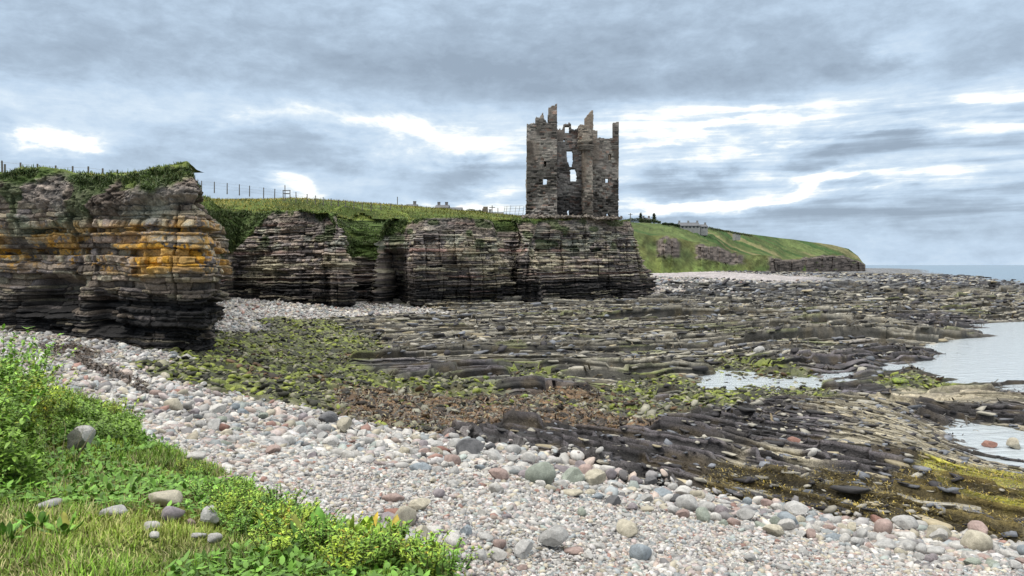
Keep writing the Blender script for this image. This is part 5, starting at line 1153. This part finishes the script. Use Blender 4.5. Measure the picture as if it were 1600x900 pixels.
# seaweed fronds
def weed(name, n, r0, r1, zi, thr, size, cols, label, a0=-30, a1=42, pw=1.2, xtra=None):
    x, y = sample_lp(n, r0, r1, a0, a1, rg, pw); W_, _ = zone_of(x, y); ok = free(x, y) & (sum(W_[i] for i in zi) > thr)
    if xtra is not None: ok &= xtra(x, y)
    x, y = x[ok], y[ok]; n = len(x)
    d_, s_ = rand_dirs(n, rg, R(12), R(22)); L = size * rg.uniform(.5, 1.6, n) * (1 + .01 * np.hypot(x, y)); cols = np.array(cols); g_ = cols[rg.integers(0, len(cols), n)] * rg.uniform(.5, 1.5, (n, 1)) * (.5 + vn2(x * 1.2, y * 1.2, 851))[:, None]
    V, F, CC = strips(np.stack([x, y, hz(x, y) + .01 + .08 * rg.random(n)], -1), d_, s_, L, L * .28, [.5, 1, .8, .5], rg.normal(-.25, .25, n), g_, g_ * 1.2)
    set_props(mesh_np(name, V, F, M_WEED, CC), label, 'seaweed', None, 'stuff')
M_WEED = mat_attr('seaweed', .38, .2, 8., 0, 0, .5)
weed('olive_seaweed', 90000, 12, 24, [7, 6], .42, .045, [(.17, .125, .02), (.08, .06, .015), (.25, .18, .02), (.035, .03, .015)], 'olive and gold bladder wrack spread over the near ledges')
weed('brown_seaweed', 60000, 15, 45, [2], .35, .11, [(.085, .05, .028), (.125, .075, .038), (.045, .033, .022), (.035, .028, .02), (.16, .13, .06)], 'brown seaweed littering the hollow below the cobbles', -30, 30)
weed('green_seaweed', 26000, 15, 60, [1, 6], .5, .05, [(.20, .25, .035), (.28, .31, .05), (.12, .14, .03)], 'bright green weed draped over the stones', -30, 42, 1.2, lambda x, y: vn2(x * .9, y * .9, 612) > .52)
weed('dark_wrack', 60000, 24, 110, [3, 4, 8], .4, .16, [(.03, .026, .02), (.045, .036, .022), (.07, .05, .02)], 'blackish wrack hanging over the mid shore ledges', -25, 42, 1.2, lambda x, y: vn2(x * .6, y * .6, 41) > .5)
# line of dead weed under the near cliff
px = np.concatenate([rg.normal(108, 22, 3500), rg.uniform(120, 230, 2500)]); py = np.concatenate([rg.normal(552, 8, 3500), 570 + (px[3500:] - 120) * .40 + rg.normal(0, 4.5, 2500)])
k = (2.85 - CZ) / ((450 - py) / FOC * ct - st); x = (px - 800) / FOC * k; y = k * (ct + (450 - py) / FOC * st); n = len(x)
d_, s_ = rand_dirs(n, rg, R(4), R(14)); L = rg.uniform(.05, .18, n); g_ = np.array([.05, .034, .022]) * rg.uniform(.3, 1.9, (n, 1))
V, F, CC = strips(np.stack([x, y, hz(x, y) + .06 + .07 * rg.random(n)], -1), d_, s_, L, L * .3, [.6, 1, .8, .5], rg.normal(-.25, .25, n), g_, g_)
set_props(mesh_np('strandline_weed', V, F, M_WEED, CC), 'dry brown heap and line of seaweed on the shingle under the near cliff', 'seaweed', None, 'stuff')

# ------------------------------------------------------------------ fences, gate, stile, poles
M_POST = mat_plain('weathered_timber', (.16, .145, .13), .9, .3, 12., .3)
M_METAL = mat_plain('galvanised_metal', (.30, .31, .32), .5, .1, 12., 0)
def fence(name, lab, posts, Yf_, hpost, lean=.06):
    root = empty(name, at_y(*posts[0][:2], Yf_(posts[0][0]))); set_props(root, lab, 'fence'); O = Vector(root.location); tops = []
    for px, py in posts:
        T_ = Vector(at_y(px, py, Yf_(px))); m_ = MB(); lx = rp.normal(lean, .03)
        m_.tube([T_ - O - Vector((lx * .6, 0, hpost)), T_ - O], .055, 7, .045); m_.build('post', M_POST, root, smooth=False); tops.append(T_)
    for dz_ in (.08, .38, .68):
        m_ = MB(); m_.tube([t_ - O - Vector((0, 0, dz_)) for t_ in tops], .006, 4); m_.build('wire', M_METAL, root)
    return root
fence('wire_fence', 'post and wire fence along the top of the near orange-stained headland', [(-40, 250), (3, 251), (32, 254), (58.5, 256), (87, 258.5), (113.5, 259.5), (138, 260), (160.5, 263), (183.5, 265), (204, 268)], lambda p_: 41., 1.45)
fence('wire_fence', 'long post and wire fence on the grass skyline leading to the castle', [(315, 282.5), (335, 284), (355, 286), (374, 288), (390, 290), (412, 293), (429.5, 295), (462.5, 300), (480, 303), (493, 305.5), (505, 308), (517.5, 310), (529, 312), (540, 313), (553, 314.5), (566, 316), (580, 316.5), (595, 317), (610, 318), (628, 319)], lambda p_: 76 + (min(p_, 620) - 315) * .035, 1.15, .02)
o = empty('fence_post', at_y(7, 256.5, 40.4)); set_props(o, 'short stub post beside the first fence post of the near headland', 'post'); m_ = MB(); m_.tube([(0, 0, -1.2), (.02, 0, 0)], .05, 7); m_.build('post_shaft', M_POST, o)
st_o = Vector(at_y(448, 305, 80)); root = empty('stile', st_o); set_props(root, 'small wooden stile with one tall post on the skyline fence', 'stile')
for dx_, h_, nm in ((-.18, 1.05, 'tall_post'), (.35, .52, 'post'), (-.38, .52, 'post')):
    m_ = MB(); m_.box(dx_ - .035, dx_ + .035, -.04, .04, -.6, h_); m_.build(nm, M_POST, root)
m_ = MB(); m_.box(-.42, .40, -.07, .07, .47, .54); m_.build('rail', M_POST, root)
m_ = MB(); m_.box(-.3, .3, -.25, .25, .15, .20); m_.build('step', M_POST, root)
g0 = Vector(at_y(786, 336, 95)); root = empty('metal_pen', g0); set_props(root, 'metal hurdle pen of thin rails on the grass just left of the castle', 'pen')
mpp = 95 / FOC
for px, yt in ((787.5, 324), (791, 320.5), (797, 321), (805, 321.5), (811, 321.5), (817.5, 322)):
    m_ = MB(); dx_ = (px - 786) * mpp; dy2 = 1.2 if px in (791, 805) else 0.; m_.tube([(dx_ - .12, dy2, -.3), (dx_ + .10, dy2, (336 - yt) * mpp)], .03, 6); m_.build('upright', M_METAL, root)
for fz in (0.15, .5, .82, 1.15):
    m_ = MB(); m_.tube([(.1, 0, fz - .05), (2.6, 0, fz + .02)], .018, 6); m_.build('rail', M_METAL, root)
def pole(px, yt, Y, lab, arm=True):
    x, y, zt_ = at_y(px, yt, Y); z0 = zt_ - 8; r_ = empty('utility_pole', (x, y, z0)); set_props(r_, lab, 'utility pole'); m_ = MB(); m_.tube([(0, 0, -1), (0, 0, 8)], .12 * Y / 150, 7, .08 * Y / 150); m_.build('shaft', M_POST, r_)
    if arm: m_ = MB(); m_.box(-.9, .9, -.08, .08, 7.3, 7.5); m_.build('crossarm', M_POST, r_)
pole(621, 307.5, 130, 'slender utility pole on the skyline above the middle cliff', False); pole(769, 321, 230, 'utility pole behind the low house left of the castle'); pole(778, 325, 260, 'short utility pole nearest the metal pen', False); pole(985, 333, 330, 'thin utility pole left of the distant farm trees')

# ------------------------------------------------------------------ distant houses, ruin, trees
M_HARL = mat_plain('pale_render', (.30, .30, .29), .9, .15, .8, .2, 4.); M_GREY = mat_plain('grey_stone_wall', (.20, .19, .185), .9, .25, .8, .4, 3.); M_SLATE = mat_plain('slate_roof', (.13, .135, .145), .8, .2, 1., .3, 4.)
M_GLASS = mat_plain('window_glass', (.03, .035, .04), .2, .1, 1., 0); M_RUINW = mat_plain('ruin_stone', (.18, .15, .12), .9, .3, .8, .6, 2.)
def house(lab, px0, px1, yb, yr, Y, depth=7., wall=M_HARL, nwin=4, chim=(0., 1.), roof_frac=.45, bury=3., rz=0., dormers=0, lean_to=None):
    x0, _, zb = at_y(px0, yb, Y); x1, _, zr = at_y(px1, yr, Y); w_ = x1 - x0; h_ = zr - zb; ew = h_ * (1 - roof_frac)
    root = empty('house', ((x0 + x1) / 2, Y + depth / 2, zb), rz); set_props(root, lab, 'house'); a_ = w_ / 2; d2 = depth / 2
    m_ = MB(); m_.add([(-a_, -d2, -bury), (a_, -d2, -bury), (a_, d2, -bury), (-a_, d2, -bury), (-a_, -d2, ew), (a_, -d2, ew), (a_, d2, ew), (-a_, d2, ew), (-a_, 0, h_ - .1), (a_, 0, h_ - .1)],
        [(0, 1, 5, 4), (2, 3, 7, 6), (1, 2, 6, 9, 5), (3, 0, 4, 8, 7), (0, 3, 2, 1)]); m_.build('wall', wall, root)
    m_ = MB(); t_ = .18; e2 = .3
    for s_ in (-1, 1): m_.add([(-a_ - .15, s_ * (d2 + e2), ew - .12), (a_ + .15, s_ * (d2 + e2), ew - .12), (a_ + .15, 0, h_), (-a_ - .15, 0, h_), (-a_ - .15, s_ * (d2 + e2), ew - .12 + t_), (a_ + .15, s_ * (d2 + e2), ew - .12 + t_), (a_ + .15, 0, h_ + t_), (-a_ - .15, 0, h_ + t_)],
        [(0, 1, 2, 3), (4, 7, 6, 5), (0, 4, 5, 1), (1, 5, 6, 2), (0, 3, 7, 4)])
    rf = m_.build('roof', M_SLATE, root)
    for c_ in chim:
        xx = -a_ + .5 + (w_ - 1.) * c_; m_ = MB(); m_.box(xx - .45, xx + .45, -.35, .35, h_ - .6, h_ + 1.0); m_.box(xx - .52, xx + .52, -.42, .42, h_ + 1.0, h_ + 1.12); m_.build('chimney', wall, rf)
    for i in range(nwin):
        xx = -a_ + w_ * (i + .7) / (nwin + .4); m_ = MB(); m_.box(xx - .5, xx + .5, -d2 - .06, -d2 + .02, ew * .38, ew * .85); wn = m_.build('window', M_GREY if wall is M_HARL else M_HARL, root)
        m_ = MB(); m_.box(xx - .4, xx + .4, -d2 - .09, -d2 - .05, ew * .42, ew * .81); m_.build('pane', M_GLASS, wn)
    for i in range(dormers):
        xx = -a_ + w_ * (i + .8) / (dormers + .6); m_ = MB(); m_.box(xx - .6, xx + .6, -d2 + .3, -.5, ew + .4, h_ - .3); m_.build('dormer', wall, rf)
    return root
house('long pale farmhouse with chimneys on the crest of the far headland', 1062.5, 1094, 358, 347.5, 380, 8, nwin=5, chim=(0., .5, 1.), roof_frac=.5)
house('lower pale wing adjoining the long farmhouse on the far headland', 1094.6, 1106, 358.5, 350.5, 382, 7, nwin=2, chim=(1.,), roof_frac=.45)
house('dark farmhouse half hidden between trees on the far hill', 1006, 1017.5, 349, 340, 395, 8, wall=M_GREY, nwin=2, chim=(0., 1.))
house('grey house with flat-topped roofline above the middle cliff', 680, 700, 334, 319.5, 240, 8, wall=M_GREY, nwin=2, chim=(.1, .9), roof_frac=.35)
house('low grey house with lean roof right of the flat-topped one', 700.6, 721, 336, 323.5, 243, 7, wall=M_GREY, nwin=2, chim=(), roof_frac=.5)
house('house with a single chimney peeping over the skyline grass', 633, 650, 333, 318.5, 235, 7, wall=M_GREY, nwin=1, chim=(.85,), roof_frac=.45)
house('low pale cottage on the skyline near the metal pen', 763, 786, 341, 331, 250, 7, nwin=3, chim=(0.,), roof_frac=.5)
house('tiny pale cottage low on the far headland crest', 1149, 1157, 366.5, 363.2, 400, 5, nwin=2, chim=())
x, y, z = at_y(758, 336, 200); root = empty('ruined_wall', (x, y, z)); set_props(root, 'stub of ruined brown wall on the skyline left of the castle', 'ruin')
m_ = MB(); m_.box(-.75, .75, -.6, .6, -2, 1.7); m_.box(-.5, .7, -.55, .55, 1.7, 2.2); m_.build('masonry', M_RUINW, root)
def tree(lab, px, ytop, ybot, Y, wpx, seed, conif=True):
    x, y, z1 = at_y(px, ytop, Y); z0 = at_y(px, ybot, Y)[2]; h_ = z1 - z0; w_ = wpx * Y / FOC; r_ = np.random.default_rng(seed)
    root = empty('conifer_tree' if conif else 'broadleaf_tree', (x, y, z0)); set_props(root, lab, 'tree')
    m_ = MB(); m_.tube([(0, 0, -2), (0, 0, h_ * .5), (.1, 0, h_ * .92)], .22, 8, .05); m_.build('trunk', M_POST, root)
    n = 2600; t_ = r_.random(n) ** .8; cl_ = np.floor(t_ * 9) / 9
    rad = w_ / 2 * ((1.05 - t_) ** .7 if conif else np.sqrt(np.clip(1 - (2 * t_ - 1) ** 2, 0, 1)) + .1) * (.75 + .35 * np.sin(t_ * 30 + r_.uniform(0, 6))); a_ = r_.uniform(0, 6.28, n); rr_ = rad * np.sqrt(r_.random(n)) * (1 + .35 * np.sin(a_ * 3 + cl_ * 20))
    b_ = np.stack([np.cos(a_) * rr_, np.sin(a_) * rr_, h_ * (.12 + .88 * t_)], -1); d_, s_ = rand_dirs(n, r_, R(5), R(20)); L = r_.uniform(.35, .8, n); g_ = np.array([.035, .06, .028]) * r_.uniform(.5, 1.6, (n, 1))
    V, F, CC = strips(b_, d_, s_, L, L * .4, [.4, 1, .1], r_.normal(-.2, .2, n), g_, g_); mesh_np('crown', V, F, M_LEAF, CC, parent=root)
tree('bushy dark conifer standing alone right of the distant farmhouse', 1022, 333.5, 349.5, 400, 9.5, 1); tree('pointed conifer rising left of the distant farmhouse', 1001, 333.5, 348, 402, 8, 2); tree('small dark broadleaf tree between the pointed conifer and the farmhouse', 1008, 341, 349, 398, 7, 3, False)
def hedge(lab, pxs, ytop, ybot, Y, seed, n=5000):
    r_ = np.random.default_rng(seed); px = r_.uniform(pxs[0], pxs[-1], n); top = np.interp(px, pxs, ytop) + 1.2 * fbm(px / 5, px * 0, 3, seed); py = np.interp(px, pxs, ybot) + (top - np.interp(px, pxs, ybot)) * r_.random(n) ** .7
    yy = Y + r_.uniform(-1.5, 1.5, n); O = np.array(at_y((pxs[0] + pxs[-1]) / 2, ybot[0], Y)); b_ = np.stack([(px - 800) / FOC * yy, yy, CZ + (HZ - py) / FOC * yy], -1) - O
    d_, s_ = rand_dirs(n, r_, R(30), R(30)); L = r_.uniform(.2, .5, n) * Y / 300; g_ = np.array([.05, .08, .03]) * r_.uniform(.5, 1.6, (n, 1))
    V, F, CC = strips(b_, d_, s_, L, L * .5, [.4, 1, .1], r_.normal(-.2, .2, n), g_, g_); o = mesh_np('hedge', V, F, M_LEAF, CC); o.location = O; set_props(o, lab, 'hedge')
hedge('dark hedge running in front of the distant farm trees', [972, 985, 1000, 1015, 1032], [344, 341.5, 342, 343.5, 346], [349, 349, 349, 349, 350], 392, 5)
hedge('low scrubby hedge along the crest left of the long farmhouse', [1034, 1050, 1062], [348.5, 349.5, 352], [351.5, 353, 356], 375, 6, 3000)
hedge('thin hedge sloping down right of the long farmhouse', [1106, 1125, 1150, 1175], [354.5, 358.5, 363, 367.5], [358.5, 361.5, 366.5, 370], 388, 7, 3000)
hedge('ragged bushes on the skyline left of the ruined wall', [726, 735, 745, 755], [330, 327, 329, 330], [337, 337, 337, 337], 200, 8, 2500)
